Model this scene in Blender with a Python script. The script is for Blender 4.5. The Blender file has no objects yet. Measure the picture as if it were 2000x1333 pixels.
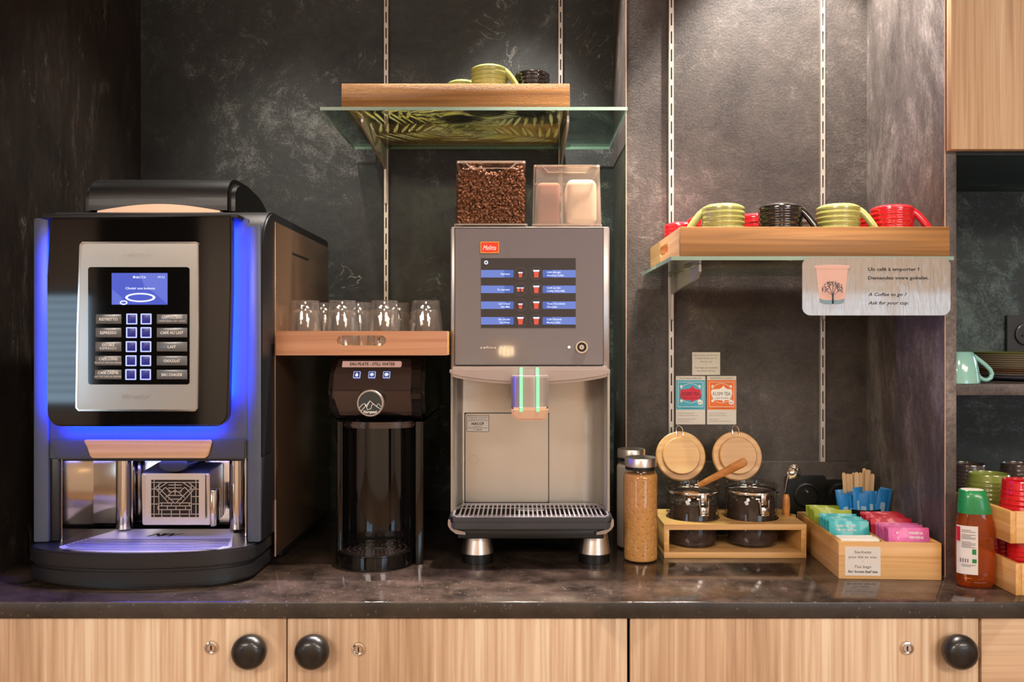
import bpy, bmesh, math, random
from mathutils import Vector, Matrix
random.seed(7)
PI = math.pi
sc = bpy.context.scene
COL = sc.collection
# ------------------------------------------------------------------ camera, world, lights, exposure
F = 1700.0; VX = 1015.0; VY = 667.0; CZ = 1.2794     # focal length in px, principal point, eye height
cam_d = bpy.data.cameras.new('camera'); cam = bpy.data.objects.new('camera', cam_d); COL.objects.link(cam)
cam_d.sensor_width = 36; cam_d.lens = F*36/2000; cam_d.shift_x = -(VX-1000)/2000; cam_d.shift_y = 0
cam_d.clip_start = .02
cam.location = (0, 0, CZ); cam.rotation_euler = (PI/2, 0, 0); sc.camera = cam
sc.view_settings.view_transform = 'Standard'; sc.view_settings.look = 'None'
sc.view_settings.gamma = 1; sc.view_settings.use_curve_mapping = False
sc.view_settings.exposure = 0.2
w = bpy.data.worlds.new('world'); sc.world = w; w.use_nodes = True
w.node_tree.nodes['Background'].inputs[0].default_value = (.55, .78, 1, 1)
w.node_tree.nodes['Background'].inputs[1].default_value = 7.0
def lamp(name, kind, loc, energy, color, size=.1, spot=60, blend=.5, rot=(0,0,0), sy=None):
    l = bpy.data.lights.new(name, kind); l.energy = energy; l.color = color
    if kind == 'SPOT': l.spot_size = math.radians(spot); l.spot_blend = blend; l.shadow_soft_size = size
    elif kind == 'AREA':
        l.size = size
        if sy: l.shape = 'RECTANGLE'; l.size_y = sy
    else: l.shadow_soft_size = size
    o = bpy.data.objects.new(name, l); COL.objects.link(o); o.location = loc; o.rotation_euler = rot
    return o
WARM = (1, .87, .75); NEUT = (1, .91, .82)
# recessed downlights over the counter niches
lamp('downlight_right', 'SPOT', (.52, 1.52, 2.30), 85, NEUT, .02, 76, .35, (0, 0, 0))
lamp('downlight_side', 'SPOT', (.42, 1.30, 2.36), 110, (1,.84,.74), .03, 66, .5, (0, math.radians(16), 0))
lamp('downlight_middle', 'SPOT', (.0, 1.69, 2.48), 210, NEUT, .015, 54, .6)
lamp('downlight_left', 'SPOT', (-.50, 1.62, 2.48), 70, NEUT, .02, 62, .7)
# unseen area lamps added behind the camera to fill fronts and metal reflections
lamp('room_fill_a', 'AREA', (-1.4, -1.9, 2.47), 54, WARM, .8)
lamp('room_fill_b', 'AREA', (1.2, -1.9, 2.47), 60, WARM, .8)
lamp('room_fill_c', 'AREA', (.1, -.9, 2.47), 11, NEUT, .5)
lamp('room_fill_d', 'AREA', (-2.3, -2.4, 2.47), 90, WARM, 1.3)
lamp('room_fill_e', 'AREA', (2.3, -2.4, 2.47), 90, WARM, 1.3)

# ------------------------------------------------------------------ helpers
def X(px, d): return (px-VX)/F*d
def Z(py, d): return CZ-(py-VY)/F*d
def lin(h):
    h = h.lstrip('#'); c = [int(h[i:i+2], 16)/255 for i in (0, 2, 4)]
    return tuple((v/12.92 if v <= .04045 else ((v+.055)/1.055)**2.4) for v in c)+(1,)
def new_mat(name):
    m = bpy.data.materials.new(name); m.use_nodes = True
    return m, m.node_tree.nodes, m.node_tree.links, m.node_tree.nodes['Principled BSDF']
def setin(b, k, v):
    if k in b.inputs: b.inputs[k].default_value = v
def PM(name, col, rough=.5, metal=0, coat=0, var=.08, vs=30, bump=0, bs=200, trans=0, ior=1.45, alpha=1, spec=.5, sss=0, stretch=(1,1,1)):
    """plain procedural material with a little tonal variation and grain"""
    m, N, L, b = new_mat(name)
    c = lin(col) if isinstance(col, str) else tuple(col)+(1,)
    setin(b, 'Roughness', rough); setin(b, 'Metallic', metal); setin(b, 'Coat Weight', coat); setin(b, 'Coat Roughness', .05)
    setin(b, 'Transmission Weight', trans); setin(b, 'IOR', ior); setin(b, 'Specular IOR Level', spec)
    tc = N.new('ShaderNodeTexCoord'); mp = N.new('ShaderNodeMapping'); mp.inputs['Scale'].default_value = stretch
    L.new(tc.outputs['Object'], mp.inputs[0])
    n = N.new('ShaderNodeTexNoise'); n.inputs['Scale'].default_value = vs; n.inputs['Detail'].default_value = 4
    L.new(mp.outputs[0], n.inputs[0])
    mx = N.new('ShaderNodeMix'); mx.data_type = 'RGBA'
    mx.inputs[6].default_value = tuple(x*(1-var) for x in c[:3])+(1,)
    mx.inputs[7].default_value = tuple(min(1, x*(1+var)) for x in c[:3])+(1,)
    L.new(n.outputs[0], mx.inputs[0]); L.new(mx.outputs[2], b.inputs['Base Color'])
    if bump:
        n2 = N.new('ShaderNodeTexNoise'); n2.inputs['Scale'].default_value = bs; n2.inputs['Detail'].default_value = 3
        L.new(mp.outputs[0], n2.inputs[0])
        bp = N.new('ShaderNodeBump'); bp.inputs['Strength'].default_value = bump; bp.inputs['Distance'].default_value = .002
        L.new(n2.outputs[0], bp.inputs['Height']); L.new(bp.outputs[0], b.inputs['Normal'])
    return m
def EM(name, col, s, base='#101010'):
    m, N, L, b = new_mat(name); c = lin(col) if isinstance(col, str) else tuple(col)+(1,)
    b.inputs['Base Color'].default_value = lin(base); setin(b, 'Roughness', .3)
    setin(b, 'Emission Color', c); setin(b, 'Emission Strength', s); return m
def THIN(name, tint, refl=1.0, rough=0.0, body=0.0, bodycol='#ffffff'):
    """thin clear sheet: see-through with fresnel reflections, optional milky body"""
    m, N, L, b = new_mat(name); N.remove(b)
    t = N.new('ShaderNodeBsdfTransparent'); t.inputs[0].default_value = lin(tint)
    g = N.new('ShaderNodeBsdfGlossy'); g.inputs['Roughness'].default_value = rough
    fr = N.new('ShaderNodeFresnel'); fr.inputs[0].default_value = 1.5
    ge = N.new('ShaderNodeNewGeometry'); io = N.new('ShaderNodeMath'); io.operation = 'MULTIPLY_ADD'; io.inputs[1].default_value = -.8333; io.inputs[2].default_value = 1.5
    L.new(ge.outputs['Backfacing'], io.inputs[0]); L.new(io.outputs[0], fr.inputs[0])     # same index on both faces of the thin sheet
    mu = N.new('ShaderNodeMath'); mu.operation = 'MULTIPLY'; mu.inputs[1].default_value = refl
    L.new(fr.outputs[0], mu.inputs[0])
    src = t.outputs[0]
    if body:
        d = N.new('ShaderNodeBsdfDiffuse'); d.inputs[0].default_value = lin(bodycol)
        m0 = N.new('ShaderNodeMixShader'); m0.inputs[0].default_value = body
        L.new(t.outputs[0], m0.inputs[1]); L.new(d.outputs[0], m0.inputs[2]); src = m0.outputs[0]
    mx = N.new('ShaderNodeMixShader'); L.new(mu.outputs[0], mx.inputs[0]); L.new(src, mx.inputs[1]); L.new(g.outputs[0], mx.inputs[2])
    L.new(mx.outputs[0], N['Material Output'].inputs[0]); return m
def ramp(N, stops):
    r = N.new('ShaderNodeValToRGB'); e = r.color_ramp.elements
    while len(e) < len(stops): e.new(.5)
    for k, (p, c) in enumerate(stops): e[k].position = p; e[k].color = lin(c) if isinstance(c, str) else c
    return r
def WOOD(name, stops, grain='x', scale=1.0, rough=.45, bump=.1, seed=0, board=0, coat=0):
    """grain: direction the fibres run"""
    m, N, L, b = new_mat(name)
    tc = N.new('ShaderNodeTexCoord'); mp = N.new('ShaderNodeMapping')
    s = [60*scale]*3; s['xyz'.index(grain)] = 2.2*scale
    s = [v*1.6 if v > 30*scale else v for v in s]; mp.inputs['Scale'].default_value = s; mp.inputs['Location'].default_value = (seed, seed*1.7, seed*.6)
    L.new(tc.outputs['Object'], mp.inputs[0])
    n = N.new('ShaderNodeTexNoise'); n.inputs['Scale'].default_value = 1.2; n.inputs['Detail'].default_value = 6; n.inputs['Distortion'].default_value = .6
    L.new(mp.outputs[0], n.inputs[0])
    mp2 = N.new('ShaderNodeMapping'); s2 = [9*scale]*3; s2['xyz'.index(grain)] = .5*scale
    mp2.inputs['Scale'].default_value = s2; mp2.inputs['Location'].default_value = (seed*2, seed, seed*.3)
    L.new(tc.outputs['Object'], mp2.inputs[0])
    n2 = N.new('ShaderNodeTexNoise'); n2.inputs['Scale'].default_value = 1; n2.inputs['Detail'].default_value = 3
    L.new(mp2.outputs[0], n2.inputs[0])
    ad = N.new('ShaderNodeMath'); ad.operation = 'MULTIPLY_ADD'; ad.inputs[1].default_value = .55
    m2 = N.new('ShaderNodeMath'); m2.operation = 'MULTIPLY'; m2.inputs[1].default_value = .45
    L.new(n2.outputs[0], m2.inputs[0]); L.new(n.outputs[0], ad.inputs[0]); L.new(m2.outputs[0], ad.inputs[2])
    r = ramp(N, stops); L.new(ad.outputs[0], r.inputs[0]); L.new(r.outputs[0], b.inputs['Base Color'])
    setin(b, 'Roughness', rough); setin(b, 'Coat Weight', coat)
    if bump:
        bp = N.new('ShaderNodeBump'); bp.inputs['Strength'].default_value = bump; bp.inputs['Distance'].default_value = .002
        L.new(n.outputs[0], bp.inputs['Height']); L.new(bp.outputs[0], b.inputs['Normal'])
    return m
def SLATE(name, dark, mid, light, stretch=(1,1,1), seed=0, rough=.5, bump=.35, lo=.42, hi=.72, vein=.5):
    m, N, L, b = new_mat(name)
    tc = N.new('ShaderNodeTexCoord'); mp = N.new('ShaderNodeMapping')
    mp.inputs['Scale'].default_value = stretch; mp.inputs['Location'].default_value = (seed, seed*.37, seed*1.3)
    L.new(tc.outputs['Object'], mp.inputs[0])
    def noise(s, d, dist=0, r=.6):
        n = N.new('ShaderNodeTexNoise'); n.inputs['Scale'].default_value = s; n.inputs['Detail'].default_value = d
        n.inputs['Distortion'].default_value = dist; n.inputs['Roughness'].default_value = r
        L.new(mp.outputs[0], n.inputs[0]); return n
    def math_(op, a, bb, c=None):
        q = N.new('ShaderNodeMath'); q.operation = op
        for i, v in enumerate((a, bb, c)):
            if v is None: continue
            if isinstance(v, (int, float)): q.inputs[i].default_value = v
            else: L.new(v, q.inputs[i])
        return q.outputs[0]
    big = noise(3.2, 12, .8, .72); grain = noise(210, 3, .2, .7); med = noise(26, 6, 1.2, .7)
    v = math_('MULTIPLY_ADD', big.outputs[0], .66, math_('MULTIPLY_ADD', med.outputs[0], .24, math_('MULTIPLY', grain.outputs[0], .20)))
    r = ramp(N, [(lo, dark), ((lo+hi)/2, mid), (hi, light)]); L.new(v, r.inputs[0])
    # thin broken scratches and veins
    vn = noise(7, 5, 2.2, .55); dv = math_('ABSOLUTE', math_('SUBTRACT', vn.outputs[0], .5), 0)
    line = math_('SUBTRACT', 1, math_('MINIMUM', math_('MULTIPLY', dv, 90), 1))
    mask = ramp(N, [(.56, '#000000'), (.70, '#ffffff')]); mk_ = noise(5.3, 4, .3); L.new(mk_.outputs[0], mask.inputs[0])
    spk = ramp(N, [(.50, '#000000'), (.66, '#ffffff')]); L.new(med.outputs[0], spk.inputs[0])
    fac = math_('MULTIPLY', math_('MULTIPLY', line, mask.outputs[0]), math_('MULTIPLY_ADD', spk.outputs[0], vein, vein*.35))
    mx = N.new('ShaderNodeMix'); mx.data_type = 'RGBA'; L.new(fac, mx.inputs[0]); L.new(r.outputs[0], mx.inputs[6]); mx.inputs[7].default_value = lin('#c9c9c2')
    L.new(mx.outputs[2], b.inputs['Base Color']); setin(b, 'Roughness', rough); setin(b, 'Specular IOR Level', .45)
    bp = N.new('ShaderNodeBump'); bp.inputs['Strength'].default_value = bump; bp.inputs['Distance'].default_value = .0016
    L.new(math_('MULTIPLY_ADD', med.outputs[0], .35, grain.outputs[0]), bp.inputs['Height']); L.new(bp.outputs[0], b.inputs['Normal'])
    return m
def EMBOSS(m):
    N, L = m.node_tree.nodes, m.node_tree.links; b = N['Principled BSDF']
    tc = N.new('ShaderNodeTexCoord'); mp = N.new('ShaderNodeMapping'); mp.inputs['Scale'].default_value = (75, 75, 230); L.new(tc.outputs['Object'], mp.inputs[0])
    n = N.new('ShaderNodeTexNoise'); n.inputs['Scale'].default_value = 1.5; n.inputs['Detail'].default_value = 4; n.inputs['Distortion'].default_value = 2.2; L.new(mp.outputs[0], n.inputs[0])
    bp = N.new('ShaderNodeBump'); bp.inputs['Strength'].default_value = .7; bp.inputs['Distance'].default_value = .003
    L.new(n.outputs[0], bp.inputs['Height']); L.new(bp.outputs[0], b.inputs['Normal']); return m
def GRANITE(name, dark, light, rough):
    m, N, L, b = new_mat(name)
    tc = N.new('ShaderNodeTexCoord')
    n = N.new('ShaderNodeTexNoise'); n.inputs['Scale'].default_value = 14; n.inputs['Detail'].default_value = 9; n.inputs['Roughness'].default_value = .7
    L.new(tc.outputs['Object'], n.inputs[0])
    r = ramp(N, [(.36, dark), (.68, light)]); L.new(n.outputs[0], r.inputs[0])
    v = N.new('ShaderNodeTexVoronoi'); v.inputs['Scale'].default_value = 260; L.new(tc.outputs['Object'], v.inputs[0])
    r2 = ramp(N, [(.06, '#ffffff'), (.14, '#000000')]); L.new(v.outputs['Distance'], r2.inputs[0])
    n3 = N.new('ShaderNodeTexNoise'); n3.inputs['Scale'].default_value = 60; L.new(tc.outputs['Object'], n3.inputs[0])
    r3 = ramp(N, [(.52, '#000000'), (.62, '#ffffff')]); L.new(n3.outputs[0], r3.inputs[0])
    mu = N.new('ShaderNodeMath'); mu.operation = 'MULTIPLY'; L.new(r2.outputs[0], mu.inputs[0]); L.new(r3.outputs[0], mu.inputs[1])
    v2 = N.new('ShaderNodeTexVoronoi'); v2.inputs['Scale'].default_value = 75; L.new(tc.outputs['Object'], v2.inputs[0])
    r4 = ramp(N, [(.10, '#ffffff'), (.17, '#000000')]); L.new(v2.outputs['Distance'], r4.inputs[0])
    mu2 = N.new('ShaderNodeMath'); mu2.operation = 'MULTIPLY'; mu2.inputs[1].default_value = .22; L.new(r4.outputs[0], mu2.inputs[0])
    a = N.new('ShaderNodeMix'); a.data_type = 'RGBA'; L.new(mu2.outputs[0], a.inputs[0]); L.new(r.outputs[0], a.inputs[6]); a.inputs[7].default_value = lin('#8c8378')
    c = N.new('ShaderNodeMix'); c.data_type = 'RGBA'; L.new(mu.outputs[0], c.inputs[0]); L.new(a.outputs[2], c.inputs[6]); c.inputs[7].default_value = lin('#b9a894')
    L.new(c.outputs[2], b.inputs['Base Color']); setin(b, 'Roughness', rough); setin(b, 'Specular IOR Level', .6)
    bp = N.new('ShaderNodeBump'); bp.inputs['Strength'].default_value = .06; bp.inputs['Distance'].default_value = .001
    L.new(n3.outputs[0], bp.inputs['Height']); L.new(bp.outputs[0], b.inputs['Normal'])
    return m
# ---- mesh building
def cat(dst, src, mi=0, M=None):
    if M is not None: bmesh.ops.transform(src, matrix=M, verts=src.verts)
    if mi:
        for f in src.faces: f.material_index = mi
    me = bpy.data.meshes.new('t'); src.to_mesh(me); src.free(); dst.from_mesh(me); bpy.data.meshes.remove(me)
    return dst
def bm_(): return bmesh.new()
def box(bm, x0, x1, y0, y1, z0, z1, bev=0, mi=0, seg=2, M=None):
    t = bmesh.new(); bmesh.ops.create_cube(t, size=1)
    bmesh.ops.transform(t, matrix=Matrix.Translation(((x0+x1)/2, (y0+y1)/2, (z0+z1)/2)) @ Matrix.Diagonal((abs(x1-x0), abs(y1-y0), abs(z1-z0), 1)), verts=t.verts)
    if bev: bmesh.ops.bevel(t, geom=t.edges[:], offset=bev, segments=seg, affect='EDGES', profile=.5, clamp_overlap=True)
    return cat(bm, t, mi, M)
def _pt(axis, u, v, a): return {'y': (u, a, v), 'x': (a, u, v), 'z': (u, v, a)}[axis]
def prism(bm, pts, axis, a0, a1, bev=0, mi=0, seg=2, M=None):
    t = bmesh.new()
    A = [t.verts.new(_pt(axis, u, v, a0)) for u, v in pts]; B = [t.verts.new(_pt(axis, u, v, a1)) for u, v in pts]
    n = len(pts); t.faces.new(A); t.faces.new(B[::-1])
    for i in range(n): t.faces.new((A[i], B[i], B[(i+1) % n], A[(i+1) % n]))
    bmesh.ops.recalc_face_normals(t, faces=t.faces)
    if bev:
        es = [e for e in t.edges if e.calc_face_angle(0) > .6]
        bmesh.ops.bevel(t, geom=es, offset=bev, segments=seg, affect='EDGES', clamp_overlap=True)
    return cat(bm, t, mi, M)
def frame(bm, outer, inner, axis, a0, a1, mi=0, M=None):
    """ring prism; outer and inner outlines have the same count"""
    t = bmesh.new(); n = len(outer)
    R = [[t.verts.new(_pt(axis, u, v, a)) for u, v in o] for o in (outer, inner) for a in (a0, a1)]
    o0, o1, i0, i1 = R
    for k in range(n):
        j = (k+1) % n
        t.faces.new((o0[k], o0[j], i0[j], i0[k])); t.faces.new((o1[k], i1[k], i1[j], o1[j]))
        t.faces.new((o0[k], o1[k], o1[j], o0[j])); t.faces.new((i0[k], i0[j], i1[j], i1[k]))
    bmesh.ops.recalc_face_normals(t, faces=t.faces)
    return cat(bm, t, mi, M)
def rr(x0, x1, z0, z1, r, n=5):
    if isinstance(r, (int, float)): r = (r,)*4
    out = []
    for (cx, cz, a, q) in ((x1-r[0], z1-r[0], 0, r[0]), (x0+r[1], z1-r[1], 90, r[1]), (x0+r[2], z0+r[2], 180, r[2]), (x1-r[3], z0+r[3], 270, r[3])):
        for k in range(n+1):
            t = math.radians(a+90*k/n); out.append((cx+q*math.cos(t), cz+q*math.sin(t)))
    return out
def arc(cx, cz, r, a0, a1, n, rz=None):
    rz = r if rz is None else rz
    return [(cx+r*math.cos(math.radians(a0+(a1-a0)*k/n)), cz+rz*math.sin(math.radians(a0+(a1-a0)*k/n))) for k in range(n+1)]
def lathe(bm, prof, c=(0,0,0), seg=40, mi=0, M=None, closed=False):
    t = bmesh.new(); rings = []
    for r, z in prof:
        if r < 1e-6: rings.append([t.verts.new((0, 0, z))])
        else: rings.append([t.verts.new((r*math.cos(2*PI*k/seg), r*math.sin(2*PI*k/seg), z)) for k in range(seg)])
    pr = list(zip(rings, rings[1:])) + ([(rings[-1], rings[0])] if closed else [])
    for a, b in pr:
        for k in range(seg):
            j = (k+1) % seg
            if len(a) == 1 and len(b) == 1: continue
            if len(a) == 1: t.faces.new((a[0], b[k], b[j]))
            elif len(b) == 1: t.faces.new((a[k], b[0], a[j]))
            else: t.faces.new((a[k], b[k], b[j], a[j]))
    bmesh.ops.recalc_face_normals(t, faces=t.faces)
    T = Matrix.Translation(c)
    return cat(bm, t, mi, T @ M if M is not None else T)
def tube(bm, pts, r, seg=10, closed=False, mi=0, flat=1.0, M=None):
    t = bmesh.new(); P = [Vector(p) for p in pts]; n = len(P); rings = []; up = None
    for i, p in enumerate(P):
        a = P[(i-1) % n] if (closed or i > 0) else p; b = P[(i+1) % n] if (closed or i < n-1) else p
        d = (b-a).normalized()
        if up is None: up = Vector((0, 0, 1)) if abs(d.z) < .9 else Vector((0, 1, 0))
        s = d.cross(up).normalized(); up = s.cross(d).normalized()
        rad = r[i] if isinstance(r, (list, tuple)) else r
        rings.append([t.verts.new(p + s*rad*math.cos(2*PI*k/seg) + up*rad*flat*math.sin(2*PI*k/seg)) for k in range(seg)])
    for i in range(n if closed else n-1):
        a, b = rings[i], rings[(i+1) % n]
        for k in range(seg): t.faces.new((a[k], a[(k+1) % seg], b[(k+1) % seg], b[k]))
    if not closed: t.faces.new(rings[0]); t.faces.new(rings[-1][::-1])
    bmesh.ops.recalc_face_normals(t, faces=t.faces)
    return cat(bm, t, mi, M)
def ycyl(bm, cx, cz, r, y0, y1, seg=36, mi=0, bev=0):
    """disc or cylinder whose axis points at the viewer (y)"""
    prism(bm, arc(cx, cz, r, 0, 360-360/seg, seg-1), 'y', y0, y1, bev, mi)
def tline(bm, s, y, z, h, x0=None, x1=None, cx=None, w=None, bold=0, italic=0, mi=0, th=.00015, spacing=1, M=None):
    """a line of real lettering facing -y; cap height h; either fitted to [x0,x1] or centred on cx / starting at x0"""
    cu = bpy.data.curves.new('t', 'FONT'); cu.body = s; cu.size = 1; cu.resolution_u = 2; cu.offset = bold; cu.shear = italic; cu.space_character = spacing
    ob = bpy.data.objects.new('t', cu); me = bpy.data.meshes.new_from_object(ob)
    t = bmesh.new(); t.from_mesh(me); bpy.data.objects.remove(ob); bpy.data.curves.remove(cu); bpy.data.meshes.remove(me)
    if not t.verts: t.free(); return
    xs = [v.co.x for v in t.verts]; a, b = min(xs), max(xs); sy = h/.69; W = b-a
    sx = (x1-x0)/W if (x0 is not None and x1 is not None) else ((w/W) if w else sy)
    if x0 is not None: ox = x0
    elif x1 is not None: ox = x1-W*sx
    else: ox = cx-W*sx/2
    for v in t.verts: v.co = Vector((ox+(v.co.x-a)*sx, y, z+v.co.y*sy))
    return cat(bm, t, mi, M)
ROOT = {}
def props(o, label=None, cat_=None, group=None, kind=None):
    if label: o['label'] = label
    if cat_: o['category'] = cat_
    if group: o['group'] = group
    if kind: o['kind'] = kind
    return o
def thing(name, label, cat_, loc, group=None, rotz=0):
    o = bpy.data.objects.new(name, None); COL.objects.link(o); o.empty_display_size = .05
    o.location = loc; o.rotation_euler = (0, 0, rotz); ROOT[o.name] = Vector(loc)
    return props(o, label, cat_, group)
def mk(name, bm, mats, parent=None, loc=None, local=False, angle=35, label=None, kind=None):
    """one mesh object; geometry given in world space unless local"""
    off = ROOT[parent.name] if parent is not None else Vector(loc if loc else (0, 0, 0))
    if not local: bmesh.ops.translate(bm, verts=bm.verts, vec=-off)
    me = bpy.data.meshes.new(name); bm.to_mesh(me); bm.free()
    for p in me.polygons: p.use_smooth = True
    me.set_sharp_from_angle(angle=math.radians(angle))
    for m in (mats if isinstance(mats, (list, tuple)) else [mats]): me.materials.append(m)
    o = bpy.data.objects.new(name, me); COL.objects.link(o)
    if parent is not None: o.parent = parent
    elif loc is not None: o.location = loc
    ROOT[o.name] = off
    return props(o, label, None, None, kind)
def solo(name, bm, mats, label, cat_, loc, group=None, kind=None, local=False, angle=35):
    return props(mk(name, bm, mats, None, loc, local, angle), label, cat_, group, kind)
def copy_tree(o, parent=None):
    c = o.copy(); COL.objects.link(c); ROOT[c.name] = ROOT.get(o.name, Vector())
    if parent is not None: c.parent = parent
    for ch in list(o.children): copy_tree(ch, c)
    return c
def dup(proto, first, loc, rotz, label, group=None):
    o = proto if first else copy_tree(proto)
    o.location = loc; o.rotation_euler = (0, 0, rotz) if isinstance(rotz, (int, float)) else rotz
    o['label'] = label
    if group: o['group'] = group
    return o
RX90 = Matrix.Rotation(PI/2, 4, 'X')      # lathe axis z -> -y
# ------------------------------------------------------------------ materials
M = {}
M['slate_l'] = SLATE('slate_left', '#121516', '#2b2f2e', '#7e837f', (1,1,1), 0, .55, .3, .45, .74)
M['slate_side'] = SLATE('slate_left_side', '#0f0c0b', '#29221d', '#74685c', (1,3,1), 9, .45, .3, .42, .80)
M['slate_r'] = SLATE('slate_right_lit', '#231e1d', '#4a433f', '#857d77', (1,1,1), 4, .6, .5, .42, .78)  # same slate as the left, niche lighting put into its lighter tones
M['slate_rs'] = SLATE('slate_right_side_lit', '#37312f', '#645d5a', '#a39c98', (1,1.7,.8), 21, .45, .3, .42, .72)  # lightest slate copy, the lit side wall painted into its colours
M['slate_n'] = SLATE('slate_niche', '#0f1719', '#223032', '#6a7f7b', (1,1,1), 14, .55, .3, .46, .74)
M['granite'] = GRANITE('granite_top', '#1d1815', '#4c3f37', .10)
M['granite_e'] = GRANITE('granite_edge', '#17140f', '#3a322b', .35)
M['edge'] = PM('edge_highlight', '#b99c86', .5)
M['wall'] = PM('room_plaster', '#cfc0b0', .8); M['ceil'] = PM('ceiling_paint', '#cfc6ba', .9); M['dark_edge'] = PM('dark_recess', '#0a0908', .8)
M['cab'] = WOOD('cabinet_ash', [(.33, '#8a6a4e'), (.43, '#a68768'), (.52, '#b99c7e'), (.64, '#ccb89d')], 'z', 1, .45, .05, 0)
M['cab_h'] = WOOD('cabinet_ash_horizontal', [(.30, '#9f7e60'), (.5, '#bc9e7e'), (.70, '#ccb698')], 'x', 1, .45, .05, 5)
M['bamboo'] = WOOD('bamboo', [(.34, '#b4854a'), (.5, '#cfa26a'), (.66, '#e0bb86')], 'x', .8, .4, .05, 3)
M['bamboo_y'] = WOOD('bamboo_end', [(.34, '#ad7838'), (.5, '#c79454'), (.66, '#dab074')], 'y', .8, .4, .05, 3)
M['oak'] = WOOD('oak_tray', [(.36, '#7d552a'), (.5, '#a9783f'), (.64, '#c49457')], 'x', .8, .45, .25, 8)
M['oak_y'] = WOOD('oak_tray_side', [(.34, '#9c7040'), (.5, '#c29460'), (.66, '#d6ae7c')], 'y', .8, .45, .15, 8)
M['oak_rough'] = EMBOSS(WOOD('oak_tray_textured', [(.28, '#5e3c1c'), (.5, '#9a6c38'), (.72, '#bb8e54')], 'x', 1.0, .75, .1, 2))
M['cherry'] = WOOD('cherry_tray', [(.28, '#8a5634'), (.5, '#b07c58'), (.72, '#c89a7a')], 'x', .8, .4, .15, 11)
M['lidwood'] = WOOD('lid_bamboo', [(.36, '#a87844'), (.5, '#c2925a'), (.64, '#d2a872')], 'x', .6, .4, .05, 7)
M['handlewood'] = WOOD('handle_wood', [(.30, '#8f5526'), (.5, '#b57538'), (.70, '#cf9250')], 'x', 1, .4, .05, 1)
M['platewood'] = WOOD('plaque_wood', [(.30, '#a2784c'), (.5, '#bd9468'), (.70, '#cfac84')], 'x', .8, .4, .05, 6)
M['chrome'] = PM('chrome', '#d8d4ce', .12, 1, var=.02)
M['steel'] = PM('polished_steel', '#cfc9c2', .10, 1, var=.02)
M['brushed'] = PM('brushed_steel', '#cfc9c2', .3, 1, var=.06, vs=400, stretch=(1,1,.02))
M['railmat'] = PM('rail_paint', '#b8b2aa', .35, .6, var=.03)
M['blackgloss'] = PM('black_gloss', '#080707', .045, 0, .8, var=.05, spec=.15)
M['blackpl'] = PM('black_plastic', '#090909', .38, 0, .05, var=.1)
M['blacksatin'] = PM('black_satin', '#17171a', .38, bump=.08, bs=900)
M['graysatin'] = PM('grey_satin', '#4a5160', .30, bump=.05, bs=900)
M['gunmetal'] = PM('gunmetal_plastic', '#34363b', .34)
M['champ'] = PM('champagne_side', '#a9876c', .22, .85, var=.04, vs=3, stretch=(1,1,.1))
M['champ2'] = PM('champagne_trim', '#c7a58c', .35, .5)
M['taupe'] = PM('taupe_satin', '#a39892', .32, .55, var=.04)
M['taupe2'] = PM('taupe_back', '#bdb8ae', .34, .7, var=.05, vs=6, stretch=(3,1,.15))
M['doorgray'] = PM('grey_glass_door', '#686467', .03, .1, 1, var=.02)
M['silver'] = PM('silver_side', '#a39c98', .3, .7)
M['keypad'] = PM('silver_keypad', '#a9a7a2', .22, .55, .3, var=.02)
M['cooler'] = PM('dark_chrome', '#4a403e', .16, .85, .5, var=.05)
M['grille'] = PM('grille_steel', '#c9c5cb', .45, .6)
M['hob'] = PM('hob_glass', '#040404', .03, 0, 1)
M['led_blue'] = EM('blue_led', (.0, .035, 1), 260)
M['led_blue2'] = EM('blue_led_soft', (.16, .2, 1), 60)
M['led_green'] = EM('green_led', (.12, .75, .30), .85, '#80c090')
M['btn_dark'] = EM('button_face', (.0, .005, .30), .55)
M['btn_ring'] = EM('button_ring', (.42, .48, 1), 1.25)
M['scr_blue'] = EM('screen_blue', (.03, .07, .60), .8)
M['scr_blue_l'] = EM('screen_light_blue', (.09, .14, .66), .85)
M['scr_white'] = EM('screen_white', (.75, .8, 1), 1.0)
M['scr_dark'] = EM('screen_dark', (.03, .02, .018), .9, '#060505')
M['scr_bar'] = EM('screen_bar', (.05, .11, .42), 1.0)
M['scr_bar2'] = EM('screen_bar_pale', (.12, .19, .55), 1.0)
M['scr_red'] = EM('screen_red', (.75, .08, .04), .9)
M['scr_ring'] = EM('screen_ring', (.12, .09, .08), 1)
M['lbl_gray'] = PM('label_grey', '#5b5f63', .3, .2, .3)
M['white_ink'] = PM('white_print', '#e4e2de', .5)
M['white_glow'] = EM('white_glow', (.9, .85, .75), 1.2)
M['black_ink'] = PM('black_print', '#161414', .5)
M['grey_ink'] = PM('grey_print', '#6a6664', .5)
M['dim_ink'] = PM('dim_print', '#8d8b88', .35, .6)
M['green_ink'] = PM('green_print', '#21523b', .5)
M['paper'] = PM('white_paper', '#cfc9c2', .5, var=.02)
M['sign'] = PM('laminated_card', '#9f9991', .10, 0, 1, var=.02, bump=1.0, bs=40, stretch=(2.6,1,.45))
M['pinkpaper'] = PM('pink_label', '#c7a8a2', .4)
M['red_logo'] = PM('red_enamel', '#d8341c', .3); M['orange_edge'] = PM('orange_enamel', '#e08a30', .3)
M['pinkcup'] = PM('pink_print', '#cfa596', .35); M['tree_ink'] = PM('tree_print', '#3a4350', .4); M['teal_ink'] = PM('teal_band', '#6d8b98', .4)
M['teal_card'] = PM('teal_card', '#3fa3bd', .4); M['orange_card'] = PM('orange_card', '#dd6a1c', .4); M['crimson'] = PM('crimson_print', '#c81f3c', .4)
M['glass_edge'] = PM('green_glass_edge', '#86a394', .25, 0, .6)
M['shelfglass'] = THIN('shelf_glass', '#d3e0d9', 1.1)
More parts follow.
